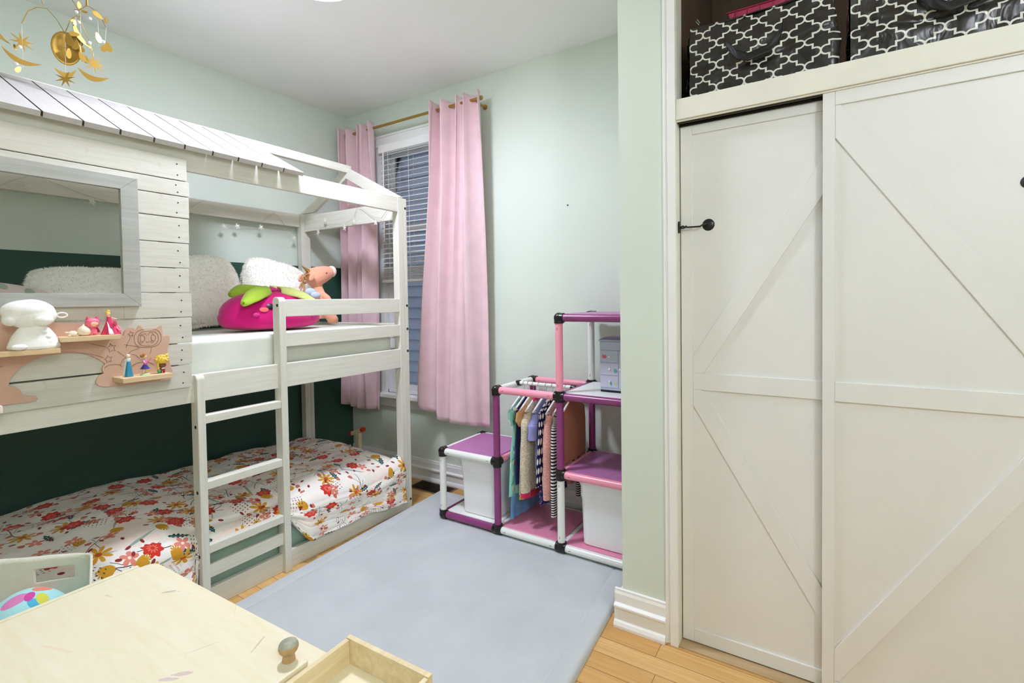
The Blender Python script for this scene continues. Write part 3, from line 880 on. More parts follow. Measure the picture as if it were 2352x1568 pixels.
MT['salmon'] = fabric('salmon_plush', '#e8a587', .85, .06, .12, 300, .25)
MT['cheek'] = plain('salmon_cheek_patch', '#ee7a72', .8, .2)
MT['hotpink'] = fabric('pink_plush_patch', '#e23a92', .8, .05, .1, 300)
MT['eye'] = plain('black_eye', '#0a0709', .4, .5)
t = thing('fruit_plush', 'magenta dragon-fruit plush with green leaves lying on the upper bunk', 'soft toy', (-2.60, 1.555, 1.177))
cx, cy, cz, ra, rb, rc = -2.595, 1.545, 1.268, .165, .272, .125
def fp(d, q):
    z = q.z
    if z < 0: z = -.089*(1 - (1 - min(1, -q.z/rc))**2.2)
    k = 1 + .10*max(0, -d.z)**.5 * (1 if d.z < 0 else 0)
    return Vector((q.x*k, q.y*k*.97 + .006, z))
m = MB(); m.ball((cx, cy, cz), (ra, rb, rc), 48, 32, fp); m.build('body', MT['magenta'], t, 180)
def onfruit(y, z, e=0):
    a = 1 - ((y-cy)/rb)**2 - ((z-cz)/rc)**2
    if z < cz: a = 1 - ((y-cy)/(rb*1.05))**2 - ((z-cz)/(rc*1.4))**2
    return cx + ra*math.sqrt(max(a, .02)) + e
def patch(name, y, z, ry, rz, th, mat):
    m = MB(); n = 24; ids = []
    c = m.vert((onfruit(y, z, th), y, z)); rim = []
    for ring, k in ((.6, th*.85), (1.0, .0008)):
        rim.append([m.vert((onfruit(y+ry*ring*cos(2*PI*j/n), z+rz*ring*sin(2*PI*j/n), k), y+ry*ring*cos(2*PI*j/n), z+rz*ring*sin(2*PI*j/n))) for j in range(n)])
    for j in range(n):
        j2 = (j+1) % n; m.face(c, rim[0][j], rim[0][j2]); m.face(rim[0][j], rim[1][j], rim[1][j2], rim[0][j2])
    m.build(name, mat, t, 180)
patch('eye', 1.455, 1.302, .0165, .0165, .004, MT['eye']); patch('eye', 1.63, 1.302, .0165, .0165, .004, MT['eye'])
patch('cheek', 1.424, 1.287, .020, .012, .002, MT['cheek']); patch('cheek', 1.665, 1.287, .020, .012, .002, MT['cheek'])
patch('mouth', 1.530, 1.285, .014, .007, .002, MT['hotpink'])
for (yy, zz_) in ((1.385, 1.262), (1.70, 1.25)):
    m = MB(); m.ball((onfruit(yy, zz_) + .004, yy, zz_), (.012, .018, .010), 14, 10); m.build('arm', MT['hotpink'], t, 180)
def leaf(pts, wid, mat, name='leaf', pale=None):
    pts = [Vector(p) for p in pts]
    def P(u, v):
        s = u*(len(pts)-1); k = min(int(s), len(pts)-2); f = s-k
        p = pts[k].lerp(pts[k+1], f); w = wid*(sin(PI*min(1, u*.86+.14))**.6)
        q = (v-.5)*2
        return p + Vector((.80, 0, -.60))*q*w*.5 + Vector((.012*(1-q*q), 0, .010*(1-q*q)))
    m = MB(); m.grid(P, 24, 10); m.build(name, mat, t, 180, solid=.010, solid_off=1)
leaf([(-2.535, 1.495, 1.384), (-2.500, 1.430, 1.372), (-2.468, 1.365, 1.345), (-2.452, 1.318, 1.312)], .090, MT['lime'])
leaf([(-2.535, 1.560, 1.384), (-2.50, 1.62, 1.372), (-2.475, 1.68, 1.345), (-2.46, 1.73, 1.31)], .080, MT['limepale'])
leaf([(-2.62, 1.50, 1.390), (-2.64, 1.42, 1.385), (-2.65, 1.36, 1.36)], .085, MT['lime']); leaf([(-2.62, 1.57, 1.390), (-2.64, 1.65, 1.38), (-2.66, 1.73, 1.35)], .085, MT['limepale'])
m = MB(); m.ball((-2.545, 1.515, 1.392), (.028, .040, .014), 18, 12); m.ball((-2.55, 1.57, 1.388), (.025, .026, .012), 16, 10); m.build('crown', MT['hotpink'], t, 180)

t = thing('unicorn_plush', 'salmon unicorn plush with gold horn sitting behind the guard rail', 'soft toy', (-2.80, 1.97, 1.177))
ux = -2.80
def U(y, z, dx=0): return (ux+dx, y, z)
organic('body', MT['salmon'], t, [
    ('t', [U(1.985, 1.215), U(1.985, 1.27), U(1.985, 1.33), U(1.982, 1.385), U(1.975, 1.42)], [.050, .062, .058, .044, .036]),
    ('t', [U(1.930, 1.462), U(1.965, 1.482), U(2.01, 1.498), U(2.055, 1.513), U(2.082, 1.520)], [.054, .064, .058, .047, .036]),
    ('b', U(2.085, 1.520), (.034, .028, .035)),
    ('t', [U(1.995, 1.26, .045), U(2.01, 1.235, .085), U(2.02, 1.205, .10), U(2.02, 1.186, .10)], [.030, .034, .034, .028]),
    ('t', [U(1.995, 1.26, -.045), U(2.01, 1.235, -.08), U(2.02, 1.205, -.095), U(2.02, 1.186, -.095)], [.030, .034, .034, .028]),
    ('t', [U(1.985, 1.375, .035), U(2.005, 1.345, .062), U(2.02, 1.30, .072), U(2.025, 1.275, .07)], [.022, .024, .026, .024]),
    ('t', [U(1.985, 1.375, -.035), U(2.005, 1.345, -.062), U(2.02, 1.30, -.072), U(2.025, 1.275, -.07)], [.022, .024, .026, .024])], .006)
MT['creamplush'] = fabric('cream_plush', '#f0dcc8', .85, .04, .1, 300)
m = MB(); m.ball(U(2.090, 1.523, .001), (.0365, .0285, .0375), 20, 14); m.build('muzzle', MT['creamplush'], t, 180)
m = MB(); m.tube([U(1.915, 1.515, .01), U(1.893, 1.532, .01), U(1.868, 1.550, .01)], [.012, .008, .002], 12)
for k in range(5):
    f = .1+k*.17; m.tube([U(1.915-.047*f + .011*(1-f)*cos(a), 1.515+.035*f + .011*(1-f)*cos(a)*.9, .01+.0125*(1-f*.8)*sin(a)) for a in [2*PI*j/10 for j in range(10)]], .0014, 6, closed=True)
m.build('horn', MT['gold'], t, 50)
for s_ in (1, -1):
    m = MB(); m.ball(U(1.905, 1.472, s_*.054), (.010, .018, .026), 14, 10, lambda d, q: Vector((q.x, q.y + .3*q.z, q.z*(1.2 if q.z > 0 else .8)))); m.build('ear', MT['salmon'], t, 180)
    m = MB(); m.ball(U(2.010, 1.508, s_*.0590), (.0025, .0045, .0045), 10, 8); m.build('eye', MT['eye'], t, 180)
MT['yarn'] = fabric('tan_yarn', '#b98f5e', .9, .2, .2, 200)
m = MB(); rg = random.Random(3)
for k in range(26):
    f = rg.random(); y0, z0 = 1.905 - .02*f, 1.505 - .085*f
    d = Vector((rg.uniform(-.02, .035), -.02-.02*rg.random(), -.02-.03*rg.random()))
    m.tube([U(y0, z0, rg.uniform(-.015, .03)), Vector(U(y0, z0, .012)) + d*.5 + Vector((0, -.008, .008)), Vector(U(y0, z0, .012)) + d], .0026, 6)
m.build('mane', MT['yarn'], t, 60)
MT['blueplush'] = fabric('pale_blue_plush', '#b9c8d6', .85, .06, .12, 300)
m = MB(); m.ball(U(1.905, 1.385, .035), (.022, .042, .026), 16, 12); m.ball(U(1.925, 1.365, .06), (.018, .034, .022), 14, 10); m.build('wing', MT['blueplush'], t, 180)

# ------------------------------------------------------------------ star-shaped string lights
t = thing('string_lights', 'clear wire of small star-shaped string lights pinned along the bed roof beams', 'string lights', (-3.2, 1.8, 1.85))
MT['wire'] = plain('clear_lead_wire', '#b9b8ac', .4, .5)
MT['starlight'] = plain('frosted_star_plastic', '#e6e6dc', .25, .5)
def rear(y, z, x=-3.268): k = -x/3.2; return Vector((x, y*k, 1.32 + (z-1.32)*k))
runs = [[rear(.64, 1.86), rear(.70, 1.905), rear(.76, 1.94), rear(.80, 1.93), rear(.95, 1.88), rear(1.15, 1.84), rear(1.35, 1.86), rear(1.43, 1.885), rear(1.501, 1.943), rear(1.51, 1.935)],
        [rear(1.66, 1.842), rear(1.72, 1.84), rear(1.80, 1.852), rear(1.857, 1.853), rear(1.90, 1.90), rear(1.949, 1.930), rear(1.975, 1.915), rear(2.02, 1.86), rear(2.09, 1.80)],
        [Vector((-3.14, 2.195, 1.80)), Vector((-3.05, 2.195, 1.84)), Vector((-2.95, 2.195, 1.86)), Vector((-2.80, 2.196, 1.845)), Vector((-2.70, 2.196, 1.875)), Vector((-2.66, 2.197, 1.952)), Vector((-2.62, 2.197, 1.94)), Vector((-2.50, 2.196, 1.865)), Vector((-2.43, 2.196, 1.855)), Vector((-2.38, 2.197, 1.90))]]
for r in runs:
    m = MB(); m.tube(r, .0011, 6); m.build('wire', MT['wire'], t, 60)
def star_poly(R, r, n=5, rot=PI/2): return [((R if k % 2 == 0 else r)*cos(rot + PI*k/n), (R if k % 2 == 0 else r)*sin(rot + PI*k/n)) for k in range(2*n)]
def lightstar(p, R, ax, rot=0, drop=.02):
    m = MB(); p = Vector(p)
    n = Vector(ax).cross(Vector((0, 0, 1)))
    m.prism(star_poly(R, R*.45, 5, PI/2 + rot), p - n*.002, ax, (0, 0, 1), n*.004); m.ball(p, R*.32, 8, 6); m.tube([p + Vector((0, 0, R*.6)), p + Vector((0, 0, R*.6 + drop*.6))], .0016, 6)
    m.build('star', MT['starlight'], t, 20)
for y, z in ((1.62, 1.800), (1.70, 1.812), (1.855, 1.822), (1.43, 1.87), (.745, 1.88), (.645, 1.83), (.98, 1.85), (2.09, 1.775)): lightstar(rear(y, z, -3.262), .020, (0, 1, 0), y)
for x, z in ((-3.07, 1.815), (-2.99, 1.885), (-2.785, 1.822), (-2.48, 1.83), (-2.69, 1.855)): lightstar((x, 2.190, z), .020, (1, 0, 0), x)

# ------------------------------------------------------------------ gold celestial mobile
t = thing('hanging_mobile', 'gold mobile of moons, stars and leaves hanging above the bed roof', 'mobile', (-2.53, .78, 2.55))
d0 = Vector((-.962, .272, 0)); ax_ = Vector((.272, .962, 0))
def mo(x, z, dd=0):
    s_ = (2.65+dd)/(-.962*x + .196); return Vector((x*s_, .72*s_, 1.32 + (z-1.32)*s_))
def flat(name, poly, p, rot=0, yaw=0, th=.0016, mat='goldleaf'):
    a = Matrix.Rotation(yaw, 3, 'Z') @ ax_; nrm = a.cross(Vector((0, 0, 1)))
    pl_ = [(x*cos(rot)-y*sin(rot), x*sin(rot)+y*cos(rot)) for x, y in poly]
    m = MB(); m.prism(pl_, Vector(p) - nrm*th/2, a, (0, 0, 1), nrm*th); return m.build(name, MT[mat], t, 30)
def moon(w, dep):
    n = 14; lo = [(-w + 2*w*k/n, -dep*1.0*(1-((-1+2*k/n))**2)) for k in range(n+1)]; hi = [(-w + 2*w*k/n, -dep*.42*(1-((-1+2*k/n))**2)) for k in range(n+1)]
    return lo + hi[::-1][1:-1]
def leafp(a, b):
    return [(a*cos(q)*(1 if cos(q) > 0 else 1), b*sin(q)*(1-.3*cos(q))) for q in [2*PI*k/16 for k in range(16)]]
m = MB(); m.tube([mo(-2.334, 2.428), mo(-2.334, 2.428) + Vector((0, 0, .27))], .0035, 8); m.lathe([(0, 0), (.03, 0), (.026, .012), (0, .012)], Vector((mo(-2.334, 2.428).x, mo(-2.334, 2.428).y, ZC-.012)), 16); m.build('rod', MT['goldleaf'], t, 40)
arcs = [[mo(-3.092, 2.596), mo(-3.0, 2.62), mo(-2.886, 2.60), mo(-2.76, 2.555), mo(-2.65, 2.475), mo(-2.572, 2.401)],
        [mo(-2.805, 2.585), mo(-2.835, 2.63), mo(-2.80, 2.68), mo(-2.72, 2.69), mo(-2.60, 2.62), mo(-2.50, 2.52), mo(-2.40, 2.42)],
        [mo(-2.56, 2.40), mo(-2.50, 2.43), mo(-2.44, 2.425), mo(-2.40, 2.41)],
        [mo(-2.42, 2.42), mo(-2.38, 2.36), mo(-2.32, 2.29), mo(-2.29, 2.235)],
        [mo(-2.334, 2.43), mo(-2.28, 2.40), mo(-2.22, 2.36), mo(-2.17, 2.30)], [mo(-2.334, 2.43), mo(-2.40, 2.435), mo(-2.46, 2.455)]]
for a in arcs:
    m = MB(); m.tube(a, .0013, 6); m.build('wire_arm', MT['goldleaf'], t, 60)
m = MB()
for a, b in ((mo(-3.092, 2.596), mo(-3.10, 2.40)), (mo(-2.56, 2.40), mo(-2.58, 2.215)), (mo(-2.29, 2.235), mo(-2.295, 2.165)), (mo(-2.17, 2.30), mo(-2.19, 2.22)), (mo(-2.80, 2.585), mo(-2.80, 2.60)), (mo(-2.24, 2.38), mo(-2.24, 2.24)), (mo(-2.45, 2.43), mo(-2.45, 2.30)), (mo(-2.40, 2.42), mo(-2.41, 2.27))):
    m.tube([a, b], .0007, 5)
m.build('thread', MT['wire'], t)
def star8(R): return star_poly(R, R*.30, 8)
flat('star', star8(.036), mo(-3.10, 2.515), .2, .3); flat('star', star8(.034), mo(-2.581, 2.222), .4, -.3); flat('star', star8(.038), mo(-2.288, 2.205), .1, .2)
flat('moon', moon(.055, .034), mo(-3.105, 2.455), -.25, .2); flat('moon', moon(.033, .036), mo(-2.58, 2.262), .15, 0); flat('moon', moon(.050, .036), mo(-2.295, 2.175), -.18, -.1); flat('moon', moon(.055, .03), mo(-2.375, 2.335), -1.0, .4); flat('moon', moon(.05, .03), mo(-3.40, 2.66), -1.1, .3)
# the bent disc in the middle, made of two curled petals
m = MB()
def dsc(u, v):
    a = 2*PI*u; r = v*.052
    p = mo(-2.559, 2.335); X0 = r*cos(a)*.85; Z0 = r*sin(a)*1.25
    return p + ax_*X0 + Vector((0, 0, Z0)) + d0*(.008*cos(2.2*X0/.05) - .006*(Z0/.06)**2)
m.grid(dsc, 28, 6, closeu=True); m.build('disc', MT['goldleaf'], t, 180, solid=.0014)
for x, z, r, y, L in ((-2.575, 2.365, 1.3, .3, .038), (-2.525, 2.360, 1.7, -.3, .040), (-2.535, 2.310, 1.4, .8, .034), (-2.470, 2.365, .3, .2, .028), (-2.445, 2.350, .6, .1, .026), (-2.46, 2.320, 1.3, -.2, .030), (-2.425, 2.325, 1.9, .1, .030), (-2.44, 2.285, 1.5, .3, .026), (-2.41, 2.295, 2.2, -.1, .026), (-2.40, 2.26, 2.0, .2, .030), (-2.375, 2.245, 2.1, .1, .026),
                      (-2.19, 2.235, 1.2, .1, .030), (-2.155, 2.228, 1.9, .1, .032), (-2.24, 2.285, 1.9, .5, .032), (-2.165, 2.325, 1.5, .9, .022), (-2.27, 2.385, 1.5, .6, .016), (-2.24, 2.365, -.5, .3, .03), (-2.46, 2.405, 1.5, .6, .018), (-2.48, 2.420, .4, .4, .016), (-2.41, 2.455, 1.7, .5, .024), (-2.36, 2.415, .2, .2, .016), (-3.20, 2.52, 1.9, .5, .016), (-3.17, 2.41, 1.0, .6, .024)):
    flat('leaf', leafp(L*.62, L*.32), mo(x, z, .02*sin(x*90)), r, y)
MT['crystal'] = plain('clear_crystal_bead', '#f0f2ee', .08, .8)
for x, z in ((-2.42, 2.395), (-2.31, 2.375), (-3.13, 2.50), (-3.19, 2.44), (-2.44, 2.44), (-2.32, 2.29), (-2.20, 2.26)):
    m = MB(); m.ball(mo(x, z), .0065, 6, 4); m.build('bead', MT['crystal'], t)

# ------------------------------------------------------------------ cut-out wall shelf on the planks
t = thing('cutout_shelf', 'raw fibreboard arch-shaped shelf with four little ledges screwed to the bed planks', 'shelf', (-2.25, .6, 1.0))
out = [(.30, 1.005), (.522, 1.004), (.527, 1.012), (.522, 1.020), (.500, 1.024), (.489, 1.030), (.486, 1.046), (.473, 1.060), (.459, 1.066), (.463, 1.085), (.475, 1.105), (.495, 1.126), (.520, 1.141), (.545, 1.150), (.575, 1.155), (.610, 1.156), (.645, 1.151), (.670, 1.139), (.690, 1.124), (.708, 1.107), (.701, 1.098), (.698, 1.085), (.702, 1.072), (.690, 1.066), (.682, 1.055), (.679, 1.042), (.686, 1.030), (.702, 1.023), (.754, 1.018), (.905, 1.018), (.918, 1.024), (.924, 1.040), (.921, 1.060), (.905, 1.120), (.908, 1.145), (.914, 1.165), (.917, 1.190), (.912, 1.197), (.893, 1.196), (.890, 1.236), (.886, 1.239), (.858, 1.222), (.832, 1.221), (.820, 1.240), (.815, 1.241), (.806, 1.224), (.795, 1.233), (.782, 1.234), (.770, 1.224), (.764, 1.206), (.715, 1.203), (.700, 1.226), (.672, 1.246), (.640, 1.257), (.579, 1.264), (.505, 1.273), (.445, 1.272), (.385, 1.255), (.33, 1.215), (.295, 1.16), (.275, 1.08), (.28, 1.02)]
m = MB(); m.prism(out, (-2.2515, 0, 0), (0, 1, 0), (0, 0, 1), (.008, 0, 0)); m.build('backboard', MT['mdf'], t, bevel=.0008)
def ledge(y0, y1, z0, z1, mat='ledge'): B((-2.2435, y0, z0), (-2.152, y1, z1)).build('ledge', MT[mat], t, bevel=.001)
ledge(.25, .564, 1.165, 1.181); ledge(.568, .726, 1.199, 1.215); ledge(.728, .886, 1.038, 1.055)
MT['ledgepink'] = plain('painted_pale_pink_ledge', '#eedfd6', .6, .3)
ledge(.25, .426, .994, 1.016, 'ledgepink')
def eng(pts, closed=False):
    m = MB(); m.tube([(-2.2432, y, z) for y, z in pts], .00055, 5, closed=closed); m.build('engraving', MT['mdfline'], t)
def pxl(x, y): return (.770 + (x-288)*.00138, 1.223 - (y-760)*.00162)
def ell(cx_, cy_, rx, ry, a0=0, a1=2*PI, e=1, n=28):
    return [pxl(cx_ + rx*math.copysign(abs(cos(a))**e, cos(a)), cy_ + ry*math.copysign(abs(sin(a))**e, sin(a))) for a in [a0 + (a1-a0)*k/n for k in range(n + (0 if abs(a1-a0-2*PI) < .01 else 1))]]
eng(ell(341, 781, 24, 18, e=.8), True); eng(ell(340, 780, 32, 22, e=.75), True)
for cx_ in (327, 353):
    eng(ell(cx_, 780, 5.5, 7.5), True); eng(ell(cx_ - 3, 789, 3, 2.5), True)
eng(ell(340, 787, 4, 3, .2, PI-.2)); eng([pxl(320, 772), pxl(334, 768), pxl(337, 774)]); eng(ell(347, 773, 6, 6, PI, 2*PI))
for cx_, cy_, R in ((301, 768, 7), (257, 797, 11), (250, 822, 9)):
    eng([pxl(cx_ + x*R, cy_ - y*R) for x, y in star_poly(1, .5, 5, PI/2+.2)], True)
eng([pxl(300, 776), pxl(292, 790), pxl(289, 800)]); eng([pxl(286, 792), pxl(310, 797), pxl(320, 802)]); eng([pxl(146, 798), pxl(180, 800), pxl(215, 808), pxl(240, 818)]); eng([pxl(213, 784), pxl(245, 794)]); eng([pxl(270, 806), pxl(284, 818)])
eng(ell(260, 842, 18, 7, PI, 2*PI)); eng([pxl(275, 838), pxl(280, 828), pxl(288, 820), pxl(300, 808), pxl(317, 803)]); eng([pxl(300, 815), pxl(310, 818), pxl(319, 827)]); eng([pxl(348, 803), pxl(346, 812), pxl(343, 819)]); eng(ell(325, 850, 28, 14, PI*1.05, PI*1.9))
eng([pxl(x, y) for x, y in ((0, 860), (15, 842), (32, 828), (54, 817))]); eng([pxl(0, 893), pxl(15, 888)])

# ------------------------------------------------------------------ figurines standing on the ledges
fx = -2.197
def F(y, z, dx=0): return (fx+dx, y, z)
for nm, col in (('plaster', '#f3f1ea'), ('bisque', '#e9ddc6'), ('rosep', '#d23a62'), ('rosel', '#ea6f88'), ('wine', '#8e1f3c'), ('skin', '#eecb9c'), ('tan', '#7c4a38'), ('blond', '#e2c24c'), ('brownhair', '#9a6a2e'), ('teal', '#2f86a6'), ('icewhite', '#dfe6ea'), ('indigo', '#3a3d96'), ('lilac', '#b777c4'), ('green', '#3f9a4e'), ('palegreen', '#a8cf8e'), ('maroon', '#99322e'), ('orchid', '#d2569a')):
    MT[nm] = plain('toy_' + nm, col, .45, .4, .05, 40)
fx = -2.190
t = thing('plaster_figurine', 'large white unpainted plaster figurine with big rounded head, on the left ledge', 'figurine', F(.508, 1.181))
m = MB(); m.lathe([(0, .0005), (.060, .0005), (.064, .008), (.060, .022), (.052, .044), (.040, .064), (.028, .078), (.0, .084)], F(.510, 1.181), 36, sq=(.62, 1))
for a in range(9):
    q = 2*PI*a/9; m.ball(F(.510 + .044*cos(q), 1.191 + .006*sin(a*3), .024*sin(q)), (.013, .016, .012), 12, 8)
for dy, dz in ((.012, .030), (.026, .040), (.002, .046), (.018, .056), (.030, .022)): m.ball(F(.510+dy, 1.181+dz, .022), .011, 12, 8)
o = m.build('gown', MT['plaster'], t, 180); md = o.modifiers.new('r', 'REMESH'); md.mode = 'VOXEL'; md.voxel_size = .0025; md.use_smooth_shade = True
m = MB(); m.ball(F(.505, 1.290), (.040, .062, .050), 28, 20, lambda d, q: Vector((q.x, q.y, q.z*(1.05 if q.z > 0 else .85)))); m.ball(F(.498, 1.305), (.041, .065, .036), 28, 18); m.ball(F(.455, 1.278, .01), (.024, .02, .02), 14, 10); m.ball(F(.525, 1.275, .026), (.02, .028, .018), 14, 10)
o = m.build('head', MT['plaster'], t, 180); md = o.modifiers.new('r', 'REMESH'); md.mode = 'VOXEL'; md.voxel_size = .0025; md.use_smooth_shade = True
m = MB(); m.ball(F(.468, 1.1915, .034), (.010, .020, .010), 14, 10); m.build('foot', MT['plaster'], t, 180)
m = MB(); m.tube([F(.566 + .013*(1-cos(a)), 1.289 + .008*sin(a) , .004) for a in [2*PI*k/20 for k in range(20)]], .0026, 8, closed=True); m.build('handle', MT['plaster'], t, 180)
fx = -2.197
t = thing('turtle_figurine', 'tiny cream clay turtle beside the garlic-shaped ornament', 'figurine', F(.606, 1.215))
m = MB(); m.ball(F(.608, 1.2245), (.012, .013, .010), 16, 12); m.build('shell', MT['bisque'], t, 180)
m = MB(); m.ball(F(.592, 1.229, .002), (.004, .006, .003), 10, 8); m.build('head', MT['bisque'], t, 180)
for sy in (-1, 1):
    m = MB(); m.ball(F(.608+.010*sy, 1.218, .006), (.005, .005, .003), 8, 6); m.build('foot', MT['bisque'], t, 180)
tag_o = MB(); tag_o.lathe([(0, .0003), (.010, .0003), (.017, .006), (.0195, .014), (.017, .024), (.010, .031), (.004, .036), (.0015, .040), (0, .041)], F(.637, 1.2152), 24)
tag(tag_o.build('garlic_ornament', MT['bisque'], None, 50), 'cream garlic-bulb-shaped ornament on the upper ledge', 'ornament')
t = thing('hooded_doll', 'little pink hooded doll with pointed ears on the upper ledge', 'figurine', F(.661, 1.215))
m = MB()
for s_ in (-1, 1): m.tube([F(.661+s_*.007, 1.2155), F(.661+s_*.007, 1.226)], [.0055, .006], 12)
m.lathe([(0, 0), (.013, 0), (.0125, .012), (.009, .022), (0, .024)], F(.661, 1.222), 20, sq=(.7, 1)); m.build('body', MT['rosel'], t, 60)
for s_ in (-1, 1):
    m = MB(); m.tube([F(.661+s_*.010, 1.240), F(.661+s_*.016, 1.232), F(.661+s_*.018, 1.225)], [.0045, .004, .0035], 10); m.build('arm', MT['wine'], t, 60)
m = MB(); m.ball(F(.661, 1.258), (.015, .0195, .0175), 24, 16, lambda d, q: Vector((q.x, math.copysign(abs(q.y/.0195)**.75, q.y)*.0195, math.copysign(abs(q.z/.0175)**.75, q.z)*.0175))); m.build('hood', MT['rosel'], t, 180)
for s_ in (-1, 1):
    m = MB(); m.lathe([(.006, 0), (.004, .006), (0, .013)], F(.661+s_*.0125, 1.271), 10); m.build('ear', MT['rosep'], t, 60)
m = MB(); m.ball(F(.662, 1.256, .0085), (.008, .0135, .0105), 18, 12); m.build('face', MT['skin'], t, 180)
t = thing('gown_doll', 'small fair-haired doll in a sweeping pink gown at the end of the upper ledge', 'figurine', F(.706, 1.215))
m = MB(); m.grid(lambda u, v: Vector(F(.708 + (.006 + .022*v**1.3)*(1+.12*sin(2*PI*u*7)*v)*cos(2*PI*u) + .004*v, 1.279 - .0635*v, (.005 + .017*v**1.2)*(1+.12*sin(2*PI*u*7)*v)*sin(2*PI*u))), 56, 16, closeu=True); m.face(*range(56*16, 56*17)); m.build('gown', MT['rosep'], t, 60)
m = MB(); m.grid(lambda u, v: Vector(F(.716 + .020*u, 1.272 - .030*u - .028*v*(.4+.6*u), .012 + .008*sin(u*6 + v*3))), 12, 8); m.build('cape', MT['rosel'], t, 180, solid=.0015)
m = MB(); m.grid(lambda u, v: Vector(F(.700 + .024*v*u, 1.262 - .046*v, .0105 + .012*v - .004*u)), 6, 10); m.build('sash', MT['icewhite'], t, 180, solid=.001)
m = MB(); m.ball(F(.706, 1.289), (.006, .0062, .0075), 14, 10); m.tube([F(.706, 1.284), F(.707, 1.277)], [.003, .005], 8); m.tube([F(.712, 1.277), F(.722, 1.272), F(.731, 1.270)], .0018, 6); m.build('figure', MT['skin'], t, 60)
m = MB(); m.ball(F(.7055, 1.292, -.002), (.0075, .0078, .0078), 14, 10); m.ball(F(.7075, 1.3000, -.001), (.005, .006, .0035), 10, 8); m.build('hair', MT['blond'], t, 180)
t = thing('blue_gown_doll', 'slim fair-haired doll in a long blue gown and white cape on the lower ledge', 'figurine', F(.762, 1.055))
m = MB(); m.grid(lambda u, v: Vector(F(.7615 + (.0045 + .0085*v**.8)*cos(2*PI*u), 1.112 - .0565*v, (.004 + .007*v**.8)*(1+.08*sin(2*PI*u*6)*v)*sin(2*PI*u))), 36, 10, closeu=True); m.face(*range(360, 396)); m.build('gown', MT['teal'], t, 60)
m = MB(); m.lathe([(.0035, 0), (.0065, .010), (.007, .016), (.003, .019)], F(.7615, 1.106), 14, sq=(.8, 1)); m.build('bodice', MT['icewhite'], t, 60)
m = MB(); m.grid(lambda u, v: Vector(F(.7615 + (.0075 + .008*v)*cos(PI*.55 + PI*.9*u + .0), 1.121 - .064*v, -.001 - (.006 + .004*v)*abs(sin(PI*.05+PI*.9*u)) )), 16, 10); m.build('cape', MT['icewhite'], t, 180, solid=.0008)
m = MB(); m.ball(F(.7610, 1.129), (.0055, .0055, .0065), 14, 10); m.tube([F(.7615, 1.125), F(.7615, 1.119)], .0025, 8); m.build('head', MT['skin'], t, 60)
m = MB(); m.ball(F(.7610, 1.1325, -.0010), (.0066, .0068, .0062), 14, 10); m.build('hair', MT['bisque'], t, 180)
t = thing('guitar_doll', 'small brown-haired doll in a blue skirt playing a pink guitar on the lower ledge', 'figurine', F(.812, 1.055))
m = MB(); m.lathe([(0, 0), (.016, .0), (.0155, .003), (.010, .006), (0, .007)], F(.812, 1.0552), 20, sq=(.9, 1)); m.build('base', MT['palegreen'], t, 60)
m = MB()
for s_ in (-1, 1): m.tube([F(.812+s_*.0065, 1.060), F(.812+s_*.004, 1.080)], [.0022, .0028], 8)
m.ball(F(.813, 1.125), (.0058, .0058, .0068), 14, 10); m.tube([F(.813, 1.120), F(.813, 1.112)], .0025, 8); m.tube([F(.808, 1.112), F(.807, 1.104, .007), F(.815, 1.101, .010)], .0020, 8); m.build('figure', MT['skin'], t, 60)
m = MB(); m.grid(lambda u, v: Vector(F(.812 + (.004 + .0105*v)*(1+.1*sin(2*PI*u*8)*v)*cos(2*PI*u), 1.096 - .018*v, (.004 + .008*v)*sin(2*PI*u))), 40, 6, closeu=True); m.build('skirt', MT['indigo'], t, 60, solid=.001)
m = MB(); m.lathe([(.004, 0), (.006, .010), (.0055, .018), (.002, .021)], F(.812, 1.094), 14, sq=(.75, 1)); m.build('top', MT['lilac'], t, 60)
m = MB(); m.ball(F(.8115, 1.1285, -.002), (.0072, .0074, .0075), 14, 10); m.ball(F(.803, 1.127, -.001), (.005, .0052, .006), 12, 8); m.build('hair', MT['brownhair'], t, 180)
m = MB(); m.ball(F(.811, 1.099, .0095), (.0022, .006, .0045), 12, 8); m.ball(F(.816, 1.1035, .0095), (.0022, .0045, .0035), 12, 8); m.tube([F(.818, 1.1055, .0095), F(.829, 1.1165, .0095)], .0014, 6); m.build('guitar', MT['orchid'], t, 60)
t = thing('yellow_haired_doll', 'squat doll with a huge curly yellow hairdo at the right end of the lower ledge', 'figurine', F(.868, 1.055))
m = MB()
for s_ in (-1, 1): m.tube([F(.868+s_*.006, 1.0555), F(.868+s_*.004, 1.066)], .004, 10)
m.lathe([(0, 0), (.010, 0), (.008, .012), (.004, .016), (0, .017)], F(.868, 1.062), 16, sq=(.8, 1)); m.build('body', MT['maroon'], t, 60)
m = MB(); m.ball(F(.868, 1.085), (.0115, .0135, .0095), 18, 12); m.build('face', MT['tan'], t, 180)
m = MB(); rg = random.Random(5); m.ball(F(.868, 1.105, -.002), (.017, .0205, .0165), 20, 14)
for _ in range(46):
    a, b = rg.uniform(0, 2*PI), rg.uniform(-.25, 1.4); m.ball(F(.868 + .020*cos(b)*cos(a), 1.105 + .0165*sin(b), -.002 + .0165*cos(b)*sin(a)), .0048, 8, 6)
m.tube([F(.853, 1.098, .006), F(.851, 1.085, .008), F(.8515, 1.070, .008)], [.004, .0035, .003], 8); m.ball(F(.883, 1.122), .006, 10, 8); m.tube([F(.884, 1.122), F(.892, 1.130)], [.004, .0005], 8); m.build('hair', MT['blond'], t, 180)
m = MB(); m.ball(F(.854, 1.064, .008), (.004, .006, .008), 12, 8); m.build('leaf_wing', MT['green'], t, 180)
